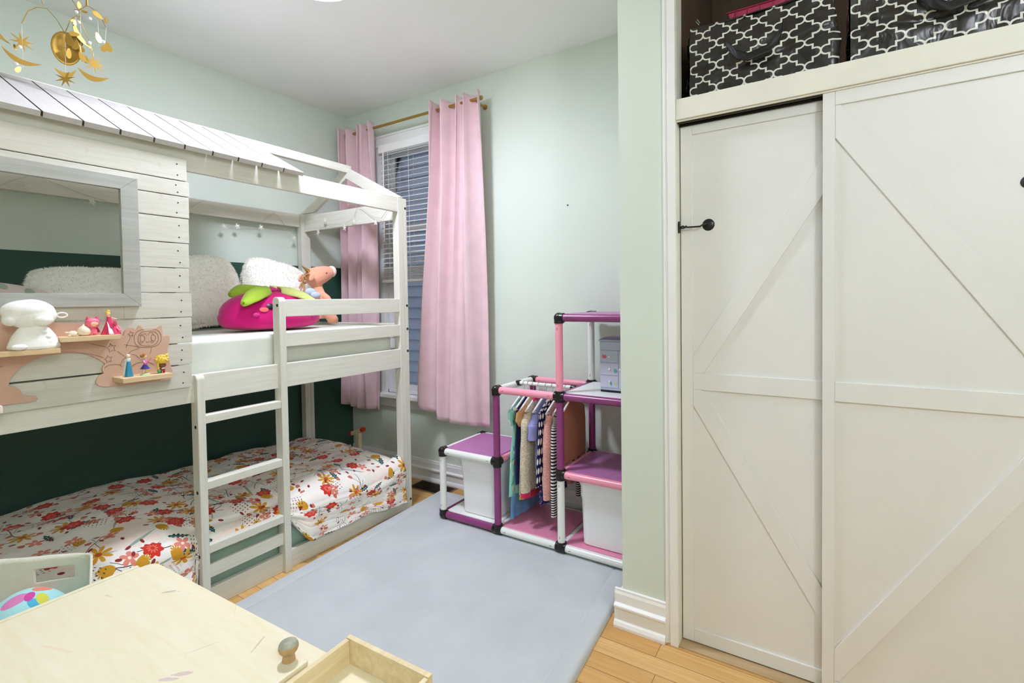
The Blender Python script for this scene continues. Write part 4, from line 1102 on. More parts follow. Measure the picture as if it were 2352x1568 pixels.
m = MB(); m.ball(F(.868, 1.0735, .0075), (.003, .006, .003), 10, 6); m.build('collar', MT['icewhite'], t, 180)
# ------------------------------------------------------------------ tube-and-panel cube shelf with hanging rail
MATZ = .028
nx = [-1.945, -1.550, -1.155, -.762]; nz = [MATZ+.024, .428, .826, 1.226]; ny = [2.19, 2.585]
sh = thing('cube_shelf', 'stepped cube shelf of purple, pink and white plastic tubes with a clothes rail', 'shelf', (-1.35, 2.39, MATZ))
def tube(i, j, mat):
    a = Vector((nx[i[0]], ny[i[1]], nz[i[2]])); b = Vector((nx[j[0]], ny[j[1]], nz[j[2]])); d = (b-a).normalized()
    m = MB(); m.tube([a + d*.022, b - d*.022], .0195, 20)
    o = m.build('tube', MT['tube'+mat], sh, 40)
    # two small locking slots on each tube
    for p in (a + d*.055, b - d*.055):
        side = Vector((0, -1, 0)) if abs(d.y) < .5 else Vector((0, 0, 1))
        mm = MB(); mm.bar(p + side*.0185 - d*.006, p + side*.0185 + d*.006, .0022, .0026, side); mm.build('slot', MT['blackplastic'], o)
def conn(i):
    c = Vector((nx[i[0]], ny[i[1]], nz[i[2]])); m = MB(); m.ball(c, .0262, 20, 14)
    for d in links.get(i, []):
        m.tube([c, c + Vector(d)*.0285], .0245, 20)
    m.build('connector', MT['blackplastic'], sh, 40)
T = []
W_, P_, K_ = 'white', 'purple', 'pink'
# front and back verticals
for s_ in (0, 1):
    T += [((0,s_,0),(0,s_,1),W_), ((1,s_,0),(1,s_,1),P_), ((1,s_,1),(1,s_,2),P_), ((2,s_,0),(2,s_,1),W_), ((2,s_,1),(2,s_,2),P_), ((2,s_,2),(2,s_,3),K_ if s_ == 0 else W_), ((3,s_,0),(3,s_,1),W_), ((3,s_,1),(3,s_,2),P_), ((3,s_,2),(3,s_,3),K_)]
    T += [((0,s_,0),(1,s_,0),P_), ((1,s_,0),(2,s_,0),W_), ((2,s_,0),(3,s_,0),W_), ((0,s_,1),(1,s_,1),W_), ((2,s_,1),(3,s_,1),K_), ((1,s_,2),(2,s_,2),K_), ((2,s_,2),(3,s_,2),P_), ((2,s_,3),(3,s_,3),P_)]
for i, k, c in ((0,0,P_), (1,0,W_), (2,0,W_), (3,0,W_), (0,1,W_), (1,1,K_), (2,1,K_), (3,1,K_), (1,2,W_), (2,2,P_), (3,2,P_), (2,3,P_), (3,3,P_)): T.append(((i,0,k),(i,1,k),c))
links = {}
for a, b, c in T:
    d = (Vector((nx[b[0]], ny[b[1]], nz[b[2]])) - Vector((nx[a[0]], ny[a[1]], nz[a[2]]))).normalized()
    links.setdefault(a, []).append(tuple(d)); links.setdefault(b, []).append(tuple(-d))
for a, b, c in T: tube(a, b, c)
for k in links: conn(k)
def panel(i, k, mat, dz=.016):
    B((nx[i]+.016, ny[0]+.012, nz[k]+dz-.004), (nx[i+1]-.016, ny[1]-.012, nz[k]+dz+.004)).build('panel', MT['panel'+mat], sh, bevel=.002)
panel(0, 0, W_); panel(1, 0, K_); panel(2, 0, K_); panel(0, 1, P_); panel(2, 1, P_); panel(2, 2, W_); panel(2, 3, P_)
RY, RZ_ = 2.388, .838
m = MB(); m.tube([(nx[1]+.018, RY, RZ_), (nx[2]-.018, RY, RZ_)], .0105, 14); m.build('clothes_rail', MT['tubewhite'], sh, 40)
for x, s_ in ((nx[1], 1), (nx[2], -1)):
    m = MB(); m.tube([(x+.010*s_, RY, RZ_-.004), (x+.034*s_, RY, RZ_)], .0165, 16); m.build('rail_socket', MT['blackplastic'], sh, 40)

# translucent storage bins
def bin_(label, x0, x1, y0, y1, z0, h):
    t = thing('storage_bin', label, 'storage bin', ((x0+x1)/2, (y0+y1)/2, z0))
    def ring(in_, z, r=.03):
        a0, b0, a1, b1 = x0+in_, y0+in_, x1-in_, y1-in_; pts = []
        for cx_, cy_, q in ((a1-r, b1-r, 0), (a0+r, b1-r, PI/2), (a0+r, b0+r, PI), (a1-r, b0+r, 1.5*PI)):
            for k in range(7): pts.append((cx_ + r*cos(q+PI/2*k/6), cy_ + r*sin(q+PI/2*k/6), z))
        return pts
    m = MB()
    lv = [(.018, z0+.0005), (.012, z0+.006), (.006, z0+h*.72), (.0045, z0+h*.76), (.002, z0+h*.765), (.0015, z0+h*.93), (.0, z0+h*.935), (.0, z0+h)]
    R = [[m.vert(p) for p in ring(i, z)] for i, z in lv]
    n = len(R[0])
    for a, b in zip(R, R[1:]):
        for j in range(n): m.face(a[j], a[(j+1) % n], b[(j+1) % n], b[j])
    m.face(*R[0][::-1]); m.build('tub', MT['bin'], t, 30, solid=.0025)
    m = MB(); rr = ring(-.003, z0+h-.012); r2 = ring(-.003, z0+h+.004); A = [m.vert(p) for p in rr]; Bq = [m.vert(p) for p in r2]
    for j in range(n): m.face(A[j], A[(j+1) % n], Bq[(j+1) % n], Bq[j])
    m.face(*Bq); m.face(*A[::-1]); m.build('lid', MT['bin'], t, 30, bevel=.002)
bin_('white plastic bin with lid under the purple shelf top at the left end', -1.848, -1.582, 2.222, 2.555, nz[0]+.0205, .322)
bin_('white plastic bin with lid in the lower right cell, on pink panel', -1.072, -.795, 2.222, 2.555, nz[0]+.0205, .322)

# jewellery box with little drawers
MT['boxblue'] = plain('pale_blue_lacquer', '#b9c6d6', .35, .45, .03)
MT['boxlilac'] = plain('pale_lilac_lacquer', '#c6c9de', .35, .45, .03)
MT['paintpink'] = plain('pink_paint', '#d9677e', .5, .3); MT['painthair'] = plain('auburn_paint', '#b8704a', .5, .3); MT['paintteal'] = plain('teal_paint', '#67b3b2', .5, .3); MT['paintlime'] = plain('lime_paint', '#c3d68a', .5, .3); MT['paintskin'] = plain('skin_paint', '#e2b89a', .5, .3)
jz = nz[2]+.0205; jx0, jx1, jy = -.985, -.745, 2.300
t = thing('jewellery_box', 'pale blue jewellery box with small drawers and mermaid picture on white shelf', 'jewellery box', (-.865, 2.38, jz))
B((jx0+.004, jy+.004, jz+.012), (jx1, jy+.145, jz+.258)).build('body', MT['boxblue'], t, bevel=.002)
B((jx0+.002, jy+.012, jz), (jx1, jy+.145, jz+.0118)).build('plinth', MT['black'], t)
m = MB(); m.box((jx0-.002, jy-.004, jz+.2585), (jx1+.002, jy+.15, jz+.266)); m.hexa([(jx0, jy-.002, jz+.2662), (jx1, jy-.002, jz+.2662), (jx1, jy+.148, jz+.2662), (jx0, jy+.148, jz+.2662)], [(jx0+.02, jy+.03, jz+.277), (jx1, jy+.03, jz+.277), (jx1, jy+.13, jz+.277), (jx0+.02, jy+.13, jz+.277)])
m.build('lid', MT['boxblue'], t, bevel=.001)
B((jx0+.004, jy, jz+.214), (jx1, jy+.0038, jz+.256)).build('top_rail', MT['boxblue'], t, bevel=.0008)
def dot(parent, poly, x, z, mat, y=jy-.0004, th=-.0009):
    m = MB(); m.prism(poly, (x, y, z), (1, 0, 0), (0, 0, 1), (0, th, 0)); return m.build('painted_motif', MT[mat], parent)
def circ(r, n=16, s=1): return [(r*cos(2*PI*k/n), r*s*sin(2*PI*k/n)) for k in range(n)]
xs = jx0+.0045; xm = jx0+.102
for k, (za, zb) in enumerate(((.152, .212), (.088, .150), (.026, .086))):
    d = B((xs, jy, jz+za), (xm-.001, jy+.0038, jz+zb)).build('drawer', MT['boxlilac' if k else 'boxblue'], t, bevel=.0012)
    m = MB(); m.ball((xs+.052, jy-.004, jz+(za+zb)/2), .0052, 12, 8); m.build('knob', MT['plaster'], d, 180)
    if k == 0: dot(d, [(-.012, -.002), (-.008, -.010), (.0, -.012), (.009, -.010), (.012, -.002), (.008, .008), (.004, .004), (-.002, .004), (-.006, .010)], xs+.024, jz+.183, 'paintpink')
    if k == 1: dot(d, circ(.010), xs+.082, jz+.112, 'paintteal')
    if k == 2: dot(d, circ(.007), xs+.083, jz+.048, 'paintlime'); dot(d, [(-.002, .012), (.004, .006), (.006, -.008), (.001, -.012), (-.004, 0)], xs+.058, jz+.048, 'paintteal')
d = B((xm+.001, jy, jz+.026), (jx1-.004, jy+.0038, jz+.212)).build('cupboard_door', MT['boxlilac'], t, bevel=.0012)
m = MB(); m.ball((xm+.010, jy-.004, jz+.118), .0058, 12, 8); m.build('knob', MT['plaster'], d, 180)
bx, bz = xm+.058, jz+.125
dot(d, [(-.005, .014), (.004, .016), (.006, .008), (.002, .004), (.004, -.004), (.0, -.014), (-.003, -.010), (-.001, 0), (-.006, .006)], xm+.028, jz+.180, 'paintpink')
dot(d, [(.012, .046), (-.006, .044), (-.020, .030), (-.030, .010), (-.036, -.012), (-.032, -.030), (-.022, -.022), (-.010, -.010), (.004, .004), (.014, .020)], bx, bz, 'painthair', jy-.0004)
dot(d, circ(.013), bx+.016, bz+.030, 'paintskin', jy-.0014); dot(d, [(.0, .018), (.030, .018), (.026, .0), (.030, -.012), (.0, -.014), (.006, 0)], bx+.004, bz-.0, 'paintskin', jy-.0014)
dot(d, [(.034, -.010), (.004, -.014), (-.002, -.034), (-.014, -.048), (-.030, -.058), (-.038, -.050), (-.036, -.064), (-.038, -.080), (-.024, -.070), (-.012, -.062), (.008, -.054), (.026, -.036)], bx, bz, 'paintteal', jy-.0006)
for q in ((-.024, -.004), (-.014, .012), (-.006, .026)): dot(d, circ(.0035, 8), bx+q[0], bz+q[1], 'plaster', jy-.0015)

# ------------------------------------------------------------------ clothes on hangers
MT['mintfloral'] = m_scatter('mint_floral_cotton', '#8fcfc0', [('#d8862f', .35, .22, .18), ('#e8ece0', .45, .3, .22), ('#4f9fb5', .4, .35, .08), ('#d9b64a', .3, .12, .12)], .06, 3)
MT['tulle'] = fabric('blue_tulle', '#5f8fb4', .7, .12, .3, 40)
MT['navy'] = fabric('navy_cotton', '#1c2150', .85, .1)
MT['creamsatin'] = fabric('cream_satin', '#eadcc2', .5, .06)
MT['camel'] = fabric('camel_satin', '#c99a68', .55, .08)
MT['oat'] = m_knit('oatmeal_knit', '#d9ccb4', '#a8977a', 90, .5)
MT['raspberry'] = fabric('raspberry_rib', '#c8265c', .9, .1, .3, 150)
MT['lavender'] = fabric('lavender_cotton', '#8f92c8', .85, .08)
MT['polka'] = m_dots('navy_polka_cotton', '#1a1a44', '#eeeae4', .040, .34)
MT['pinkfleece'] = m_knit('pink_boucle', '#e0a79c', '#b7776c', 120, .8)
MT['brownfelt'] = fabric('brown_wool', '#a8694b', .95, .08, .25, 250)
MT['bwstripe'] = m_stripes('black_white_stripe', '#e8e6e2', '#161618', .013, 1)
MT['hanger'] = plain('white_hanger_plastic', '#eeeeea', .35, .5, .02)
MT['yellowcloth'] = fabric('yellow_cotton', '#d9b62e', .85, .08)
MT['redcloth'] = fabric('red_cotton', '#b3263a', .85, .08)
MT['printlilac'] = m_scatter('purple_print', '#35306e', [('#c9c3e2', .7, .3, .1), ('#8f86c8', .5, .1, .3)], .03, 5)
GY = RY
def hanger(x, label, bar=True):
    t = thing('clothes_hanger', label, 'hanger', (x, GY, RZ_), 'white hangers on the clothes rail')
    m = MB(); r = .0125
    m.tube([(x, GY + r*cos(a), RZ_ + r*sin(a)) for a in [-.5 + (PI+.9)*k/14 for k in range(15)]][::1] + [], .0014, 8)
    m.tube([(x, GY + r*cos(-.5), RZ_ + r*sin(-.5)), (x, GY+.004, RZ_-.022), (x, GY, RZ_-.032), (x, GY, RZ_-.050)], .0014, 8)
    m.build('hook', MT['bolt2'], t, 60)
    m = MB()
    for s_ in (-1, 1): m.tube([(x, GY, RZ_-.045), (x, GY+s_*.03, RZ_-.058), (x, GY+s_*.10, RZ_-.098), (x, GY+s_*.150, RZ_-.125)], [.0055, .006, .006, .005], 10)
    if bar: m.tube([(x, GY-.148, RZ_-.126), (x, GY+.148, RZ_-.126)], .0035, 8)
    m.build('shoulder', MT['hanger'], t, 60)
    return t
MT['bolt2'] = plain('steel_hook_wire', '#b8b8b4', .25, .6, .05, metallic=.8)
def garment(name, label, x, prof, mat, thick=.012, folds=5, fa=.004, slv=None, seed=0, lean=0, extra=()):
    """prof: list of (z, half width, thickness). slv: (length, r0, r1, mat, cuff mat)"""
    t = thing(name, label, 'clothes', (x, GY, prof[-1][0]), 'clothes on the rail of the cube shelf')
    def loft(prof, mat, name, yc=GY, close=True):
        def P(u, v):
            s_ = v*(len(prof)-1); k = min(int(s_), len(prof)-2); f = s_-k
            z, w, th = [prof[k][i] + (prof[k+1][i]-prof[k][i])*f for i in range(3)]
            a = 2*PI*u; cy_ = math.copysign(abs(cos(a))**.7, cos(a)); th *= .78
            off = fa*v*sin(folds*cos(a)*2.2 + seed + 2*v) + .002*noise.noise(Vector((u*9, v*7, seed)))
            return (x + lean*v + th*sin(a) + off*(1 if sin(a) > 0 else .6), yc + w*cy_, z + .004*sin(a*3+seed)*v)
        m = MB(); m.grid(P, 44, 36, lambda u, v: (abs(((u*2) % 2)-1)*.34, v*(prof[0][0]-prof[-1][0])), closeu=True)
        return m.build(name, mat, t, 180)
    b = loft(prof, mat, 'body')
    if slv:
        L, r0, r1, sm, cm = slv
        for s_ in (-1, 1):
            z0, w0 = prof[1][0]-.022, prof[1][1]
            pts = [(x, GY + s_*(w0-.02), z0), (x+lean*.1, GY + s_*(w0+.012), z0-.05), (x+lean*.3, GY + s_*(w0+.024), z0-L*.4), (x+lean*.6, GY + s_*(w0+.030), z0-L*.75), (x+lean*.8, GY+s_*(w0+.030), z0-L)]
            def SP(u, v, pts=pts):
                q = v*(len(pts)-1); k = min(int(q), len(pts)-2); f = q-k; p = Vector(pts[k]).lerp(Vector(pts[k+1]), f)
                r = r0 + (r1-r0)*v; a = 2*PI*u
                return (p.x + r*.62*sin(a)*(1+.12*sin(v*17+seed)), p.y + r*cos(a), p.z)
            m = MB(); m.grid(SP, 20, 26, lambda u, v: (u*.12, v*L), closeu=True); so = m.build('sleeve', sm, t, 180)
            if cm is not None:
                m = MB(); pe = pts[-1]; m.lathe([(r1*.95, 0), (r1*1.02, -.014), (r1*.95, -.030), (r1*.7, -.031)], (pe[0], pe[1], pe[2]+.003), 18, sq=(.66, 1)); m.build('cuff', cm, so, 60)
    for (nm, pr, mm) in extra: loft(pr, mm, nm)
    return t
top = RZ_-.062
hx = [-1.492, -1.462, -1.430, -1.392, -1.345, -1.305, -1.265, -1.222, -1.178]
labs = ['white hanger carrying the mint floral dress, first on the rail', 'white hanger carrying the navy top, second on the rail', 'white hanger carrying the camel and cream satin dress', 'white hanger carrying the oatmeal knit dress', 'white hanger carrying the lavender shirt', 'white hanger carrying the navy polka-dot dress', 'white hanger carrying the fuzzy pink coat', 'white hanger carrying the striped top', 'white hanger carrying the brown wool top, last on the rail']
for x, l in zip(hx, labs): hanger(x, l)
garment('dress', 'mint green floral dress with blue tulle hem, first on the rail', hx[0], [(top, .045, .010), (top-.055, .125, .016), (top-.16, .115, .018), (.47, .150, .020), (.36, .160, .022), (.235, .172, .024)], MT['mintfloral'], folds=7, fa=.006, seed=1,
        extra=(('underskirt', [(.30, .140, .020), (.20, .150, .024), (.105, .160, .022)], MT['tulle']), ('ruffle', [(top-.05, .135, .020), (top-.075, .165, .030), (top-.12, .165, .026), (top-.155, .14, .014)], MT['mintfloral'])))
garment('top', 'navy top tucked behind the mint dress on the rail', hx[1], [(top, .045, .010), (top-.055, .125, .016), (.50, .140, .016), (.30, .145, .016)], MT['navy'], seed=2)
garment('dress', 'cream satin dress with camel bow on the rail', hx[2], [(top, .045, .010), (top-.055, .130, .016), (.55, .135, .017), (.38, .150, .018), (.25, .155, .018)], MT['creamsatin'], folds=6, fa=.006, seed=3,
        extra=(('bow', [(top-.04, .120, .012), (top-.075, .178, .024), (top-.115, .185, .026), (top-.150, .150, .010)], MT['camel']), ('hem_band', [(.26, .154, .019), (.225, .156, .019)], MT['yellowcloth'])))
garment('knit_dress', 'chunky oatmeal knit dress with raspberry collar and cuffs on the rail', hx[3], [(top, .050, .012), (top-.055, .128, .020), (.50, .132, .022), (.30, .145, .022), (.27, .145, .018)], MT['oat'], fa=.003, seed=4, slv=(.42, .040, .036, MT['oat'], MT['raspberry']),
        extra=(('collar', [(top+.014, .040, .018), (top-.004, .062, .020), (top-.02, .075, .016)], MT['raspberry']), ('hem_band', [(.275, .146, .022), (.235, .146, .020)], MT['redcloth'])))
garment('shirt', 'lavender shirt between the oatmeal knit and the polka-dot dress', hx[4], [(top, .050, .010), (top-.055, .125, .015), (.56, .125, .016), (.40, .130, .017)], MT['lavender'], folds=6, fa=.005, seed=5, slv=(.13, .034, .034, MT['lavender'], None))
garment('dress', 'navy dress with big white polka dots on the rail', hx[5], [(top, .050, .010), (top-.055, .150, .016), (top-.17, .160, .018), (.46, .185, .019), (.325, .195, .020)], MT['polka'], folds=6, fa=.004, seed=6,
        extra=(('underskirt', [(.34, .150, .016), (.27, .155, .016), (.215, .158, .014)], MT['printlilac']),))
garment('coat', 'fuzzy pink coat with long sleeves on the rail', hx[6], [(top, .050, .012), (top-.055, .105, .020), (.52, .112, .022), (.36, .120, .022), (.30, .120, .018)], MT['pinkfleece'], fa=.003, seed=7, slv=(.44, .038, .040, MT['pinkfleece'], None))
garment('top', 'black and white striped top with long sleeves hanging low on the rail', hx[7], [(top, .050, .010), (top-.055, .120, .014), (.48, .122, .015), (.34, .125, .015)], MT['bwstripe'], seed=8, slv=(.52, .026, .022, MT['bwstripe'], None))
garment('top', 'short brown wool top, last on the rail', hx[8], [(top, .050, .012), (top-.055, .142, .016), (.62, .150, .017), (.46, .150, .018), (.445, .148, .012)], MT['brownfelt'], fa=.002, seed=9)

# ------------------------------------------------------------------ floor things
pts = [(-2.262, 2.52), (-.805, 2.52), (-.60, -.62), (-2.095, -.62)]
def lerp2(a, b, f): return (a[0] + (b[0]-a[0])*f, a[1] + (b[1]-a[1])*f)
m = MB()
def mat_pt(u, v): return lerp2(lerp2(pts[0], pts[1], u), lerp2(pts[3], pts[2], u), v)
def edge(u):  # 1 in the middle, 0 at the rim, with a stitched valley
    return u
nu, nv = 90, 160
def MP(u, v):
    x, y = mat_pt(u, v)
    du = min(u, 1-u)*1.47; dv = min(v, 1-v)*3.1; d = min(du, dv)
    z = .026
    if d < .02: z = .026*math.sqrt(max(0, 1-(1-d/.02)**2))
    z -= .0045*math.exp(-((d-.085)/.008)**2)
    z += .0012*noise.noise(Vector((x*5, y*5, 0))) if d > .02 else 0
    return (x, y, max(z, .0005))
us = sorted(set([0, .002, .005, .009, .0137, .03, .05, .053, .0555, .058, .061, .064, .07] + [.07 + .86*k/30 for k in range(31)])); us = sorted(set([round(q, 5) for q in us + [1-q for q in us]]))
vs = sorted(set([0, .001, .0025, .0045, .0065, .015, .024, .0255, .0267, .0275, .0285, .030, .034] + [.034 + .932*k/50 for k in range(51)])); vs = sorted(set([round(q, 5) for q in vs + [1-q for q in vs]]))
idx = [[m.vert(MP(u, v)) for u in us] for v in vs]
for j in range(len(vs)-1):
    for i in range(len(us)-1): m.face(idx[j][i], idx[j][i+1], idx[j+1][i+1], idx[j+1][i])
o = m.build('play_mat', MT['mat'], None, 180); tag(o, 'large grey-blue padded mat with stitched border on the wooden floor', 'floor mat')

t = thing('floor_register', 'brown metal floor register between the bunk bed and the cube shelf', 'vent', (-2.40, 2.55, 0))
B((-2.535, 2.475, .0), (-2.20, 2.628, .004)).build('rim', MT['ventrim'], t, bevel=.001)
m = MB(); m.box((-2.523, 2.487, .0041), (-2.212, 2.616, .0055))
for k in range(22):
    x = -2.515 + .0135*k; m.box((x, 2.495, .0055), (x+.006, 2.608, .0078))
m.build('louvre', MT['vent'], t)
tag(MB().lathe([(0, -.004), (.004, -.004), (.0045, 0)], (-1.333, YW, 1.886), 12, 'y').build('wall_anchor', MT['black'], None, 40), 'tiny dark screw anchor left in the bare wall above the cube shelf', 'screw')
t = thing('wooden_push_toy', 'wooden handle with red-capped crossbar standing behind the foot of the bunk bed', 'toy', (-3.03, 2.47, 0))
B((-3.052, 2.455, 0), (-3.016, 2.485, .325)).build('post', MT['pine'], t, bevel=.002)
m = MB(); m.tube([(-3.105, 2.47, .313), (-2.995, 2.47, .352)], .0155, 14); m.build('crossbar', MT['pine'], t, 40)
MT['redpaint'] = plain('red_gloss_paint', '#c22a1c', .35, .5)
for a, b in (((-3.128, 2.47, .305), (-3.104, 2.47, .3135)), ((-2.996, 2.47, .3518), (-2.972, 2.47, .360))):
    m = MB(); m.tube([a, b], .0175, 14); m.build('cap', MT['redpaint'], t, 40)
B((-3.10, 2.42, 0), (-2.97, 2.52, .02)).build('foot', MT['pine'], t, bevel=.002)

# felt basket with a cut-out handle, round cushion inside
t = thing('felt_basket', 'cream felt basket with cut-out handle between bed and play table', 'basket', (-2.04, .37, 0))
bc = Vector((-2.003, .389, .0285)); ang = math.radians(72); bw, bd, bh = .360, .290, .476
e1 = Vector((cos(ang), sin(ang), 0)); e2 = Vector((-sin(ang), cos(ang), 0))
def rr_pt(s, in_, r=.045):
    a, b = bw/2-in_, bd/2-in_; r = max(r-in_, .01)
    segs_ = [(2*(b-r)), PI*r/2, 2*(a-r), PI*r/2]*2; L = sum(segs_); q = (s % 1)*L
    pos = [(a, -(b-r), 0, 1), None, ((a-r), b, -1, 0), None, (-a, b-r, 0, -1), None, (-(a-r), -b, 1, 0), None]
    cs = {1: (a-r, b-r, 0), 3: (-(a-r), b-r, PI/2), 5: (-(a-r), -(b-r), PI), 7: (a-r, -(b-r), 1.5*PI)}
    for k, g in enumerate(segs_):
        if q <= g:
            if k % 2 == 0:
                x, y, dx, dy = pos[k]; return x+dx*q, y+dy*q
            cx_, cy_, a0 = cs[k]; f = a0 + (q/g)*PI/2; return cx_+r*cos(f), cy_+r*sin(f)
        q -= g
    return a, -(b-r)
m = MB(); n = 160; lev = [0, .1, .2, .3, .36, .398, .402, .440, .444, .462, bh]
rows = []
for z in lev:
    row = []
    for k in range(n):
        x, y = rr_pt(k/n, .022*(1-z/bh)); rip = .004*sin(k*.35)*z
        zz2 = z + (.044*min(1, max(0, (bw/2-.02-x)/.19))*(1 if y > .1 else max(0, y/.1)) - .055*min(1, max(0, (.10-y)/.16)))*(z/bh)**2
        row.append(m.vert(bc + e1*(x) + e2*(y+rip) + Vector((0, 0, zz2))))
    rows.append(row)
for j in range(len(lev)-1):
    for k in range(n):
        x, y = rr_pt((k+.5)/n, 0)
        hole = abs(y) > bd/2-.004 and abs(x - (.092 if y > 0 else 0)) < .044 and .40 < (lev[j]+lev[j+1])/2 < .442
        if hole: continue
        m.face(rows[j][k], rows[j][(k+1) % n], rows[j+1][(k+1) % n], rows[j+1][k])
m.face(*rows[0][::-1]); m.build('basket_wall', MT['felt'], t, 180, solid=.007, recalc=False, solid_off=0)
MT['plushprint'] = m_scatter('aqua_printed_plush', '#a9dcdd', [('#d584b4', .55, .34, .22), ('#e08a72', .4, .28, .2), ('#4fb0cf', .5, .3, .16), ('#cfcf55', .35, .22, .16), ('#c94f9c', .25, .2, .13)], .085, 11)
m = MB(); m.ball(bc + Vector((-.008, .040, .262)), (.125, .125, .190), 40, 26)
for k, p in enumerate(m.v): m.uv[k] = (math.atan2(p.y-bc.y, p.x-bc.x)*.12, p.z)
for k, p in enumerate(m.v): m.uv[k] = (p.x, p.y)
tag(m.build('round_cushion', MT['plushprint'], None, 180), 'round aqua cushion with pink fish-like print inside the felt basket', 'cushion')

# ------------------------------------------------------------------ child's play table with a side tray
dk = thing('play_table', 'pale wooden play table with hinged lid and open side tray in the foreground', 'table', (-1.35, .2, 0))
rot = math.radians(1.6); Rm = Matrix.Translation((-1.74, .652, 0)) @ Matrix.Rotation(rot, 4, 'Z')
def dpart(n, f, mat='desk', parent=None, bev=.003, sm=None):
    m = MB(); m.T = Rm; f(m); return m.build(n, MT[mat], parent or dk, sm, bevel=bev, segs=3)
ZT = .540
def top_f(m):
    r = .03; P_l = [(0+r, 0)] ; poly = []
    for cx_, cy_, a0 in ((.790, -.012, PI/2*0), (r, -r, PI/2)):
        rr_ = .012 if a0 == 0 else r
        for k in range(7): poly.append((cx_ + rr_*cos(a0 + PI/2*k/6), cy_ + rr_*sin(a0 + PI/2*k/6)))
    poly += [(0, -1.05), (.802, -1.05)]
    m.prism(poly, (0, 0, ZT-.020), (1, 0, 0), (0, 1, 0), (0, 0, .020))
dpart('tabletop', top_f)
lid = dpart('lid', lambda m: m.prism([(.0195, -1.0), (.790, -1.0), (.790, -.046), (.0195, -.046)], (0, 0, ZT+.0008), (1, 0, 0), (0, 1, 0), (0, 0, .010)), bev=.0025)
dpart('hinge_strip', lambda m: m.box((.002, -1.0, ZT+.0008), (.0165, -.046, ZT+.0106)), bev=.0015)
MT['knobwood'] = wood('worn_knob_wood', '#b08a5a', '#c8a878', 'z', .5, 20)
MT['knobpaint'] = plain('grey_green_knob_paint', '#a5a793', .5, .3, .25, 60)
k0 = (.752, -.066, ZT+.011)
kn = dpart('knob', lambda m: m.lathe([(0, 0), (.0135, 0), (.0125, .008), (.0115, .014), (.018, .021), (.0205, .028), (.0195, .034)], k0, 24), 'knobwood', lid, 0, 50)
dpart('painted_cap', lambda m: m.lathe([(.0196, .0341), (.017, .039), (.009, .0425), (0, .043)], k0, 24), 'knobpaint', kn, 0, 60)
dpart('apron', lambda m: (m.box((.03, -1.02, ZT-.11), (.05, -.03, ZT-.0205)), m.box((.75, -1.02, ZT-.11), (.77, -.03, ZT-.0205)), m.box((.05, -.05, ZT-.11), (.75, -.03, ZT-.0205)), m.box((.05, -1.02, ZT-.11), (.75, -1.0, ZT-.0205))), 'pine')
for x in (.03, .725):
    for y in (-1.02, -.075): dpart('leg', lambda m, x=x, y=y: m.box((x, y, .030), (x+.045, y+.045, ZT-.0205)), 'pine')
tz0, tz1 = ZT-.050, ZT+.012
tr = dpart('side_tray', lambda m: m.box((.806, -.62, tz0), (1.050, .052, tz0+.006)), 'desk')
wl = .0115
for f in (lambda m: m.box((.806, .040, tz0+.006), (1.052, .052, tz1+.002)), lambda m: m.box((.806, -.62, tz0+.006), (.806+wl, .0395, tz1)), lambda m: m.box((1.052-wl, -.62, tz0+.006), (1.052, .0395, tz1-.001)), lambda m: m.box((.806, -.632, tz0+.006), (1.052, -.6205, tz1))):
    dpart('tray_wall', f, 'pine', tr, .001)

